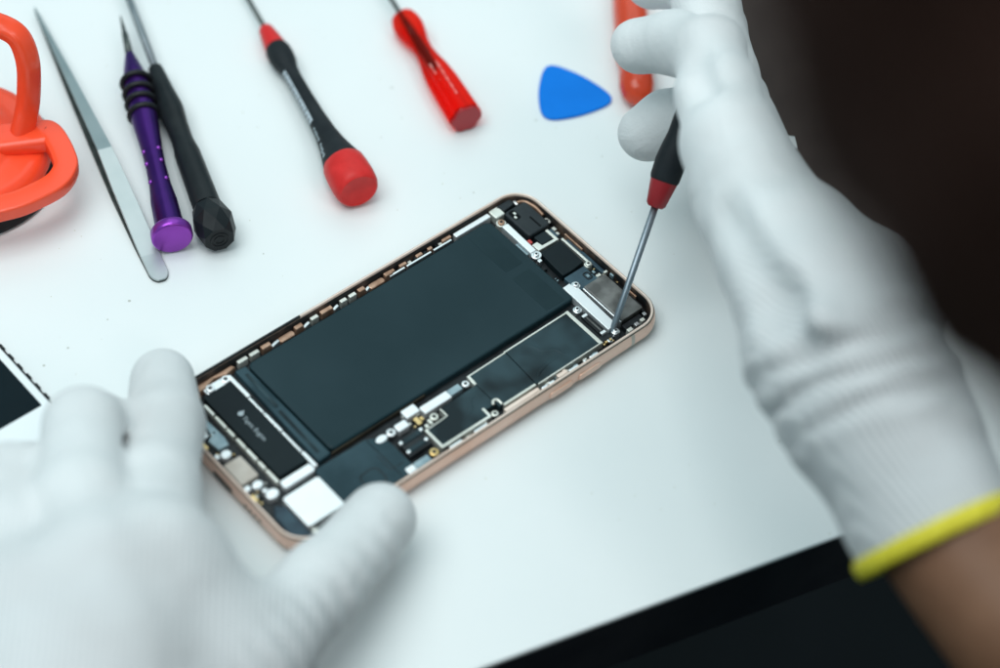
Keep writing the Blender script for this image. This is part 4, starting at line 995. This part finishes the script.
cutl = (g.X - l_sh[0]) * flv[0] + (g.Y - l_sh[1]) * flv[1] + (g.Z - l_sh[2]) * flv[2] - .75 * np.linalg.norm(l_el - l_sh)
sh_ = SDF.smin(SDF.smin(t, np.maximum(ra_, cutr), 25), np.maximum(la_, cutl), 25)
V, Q = g.mesh(sh_); sdf_obj('shirt', V, Q, 'shirt', pe, 2)
hr = SDF.smin(g.ell(HC, (103, 106, 103), Rh), g.cone(hp_(0, -60, 0), hp_(0, -70, -80), 70, 62), 25)
LX = (g.X - HC[0]) * lookd[0] + (g.Y - HC[1]) * lookd[1] + (g.Z - HC[2]) * lookd[2]
LU = (g.X - HC[0]) * upv[0] + (g.Y - HC[1]) * upv[1] + (g.Z - HC[2]) * upv[2]
LR = (g.X - HC[0]) * rt[0] + (g.Y - HC[1]) * rt[1] + (g.Z - HC[2]) * rt[2]
face = g.ell(hp_(0, 100, -48), (64, 74, 74), Rh)
hr = SDF.smax(hr, -face, 12)
ang = np.arctan2(LR, LU + 40)
hr = hr + 1.6 * np.sin(ang * 26 + LX * .05) + 1.0 * np.sin(ang * 53 + 1.7 + LX * .03)
V, Q = g.mesh(hr); sdf_obj('hair', V, Q, 'hair', pe, 1)

# ------------------------------------------------------------------ light
w = bpy.data.worlds.new('World'); scene.world = w; w.use_nodes = True
bg = w.node_tree.nodes['Background']; bg.inputs['Color'].default_value = (.42, .78, .88, 1); bg.inputs['Strength'].default_value = .38
def area(name, loc, tgt, size, power, col, sy=None):
    l = bpy.data.lights.new(name, 'AREA'); l.energy = power; l.color = col; l.size = size
    l.shape = 'RECTANGLE'; l.size_y = sy or size
    o = bpy.data.objects.new(name, l); C.objects.link(o); o.location = Vector(loc)
    o.rotation_euler = (Vector(tgt) - Vector(loc)).to_track_quat('-Z', 'Y').to_euler(); return o
area('key_panel', (-.42, .22, 1.5), (0, 0, 0), 1.2, 17.5, (.94, 1.0, 1.0), 1.2)
area('ceiling_panel', (1.0, 1.0, 1.8), (0, 0, 0), 2.0, 10, (.88, 1.0, 1.0), 2.0)
area('warm_fill', (-.12, -1.25, 1.45), (0, 0, 0), 1.0, 14.5, (1.0, .90, .89))  # unseen fill added in front to soften shadows and even out the table

# ------------------------------------------------------------------ camera and render settings
cd_ = bpy.data.cameras.new('Camera'); co = bpy.data.objects.new('Camera', cd_); C.objects.link(co); scene.camera = co
mw = Matrix([[*ROT[0], CAM[0] * S], [*ROT[1], CAM[1] * S], [*ROT[2], CAM[2] * S], [0, 0, 0, 1]])
co.matrix_world = mw
cd_.sensor_width = 36; cd_.lens = FPX / 1000 * 36; cd_.clip_start = .02; cd_.clip_end = 50
cd_.dof.use_dof = True; cd_.dof.focus_distance = .703; cd_.dof.aperture_fstop = 4.8
scene.view_settings.view_transform = 'Standard'; scene.view_settings.look = 'None'
scene.view_settings.exposure = 0.10; scene.view_settings.gamma = 1
scene.cycles.max_bounces = 10; scene.cycles.transmission_bounces = 8
scene.cycles.use_denoising = True
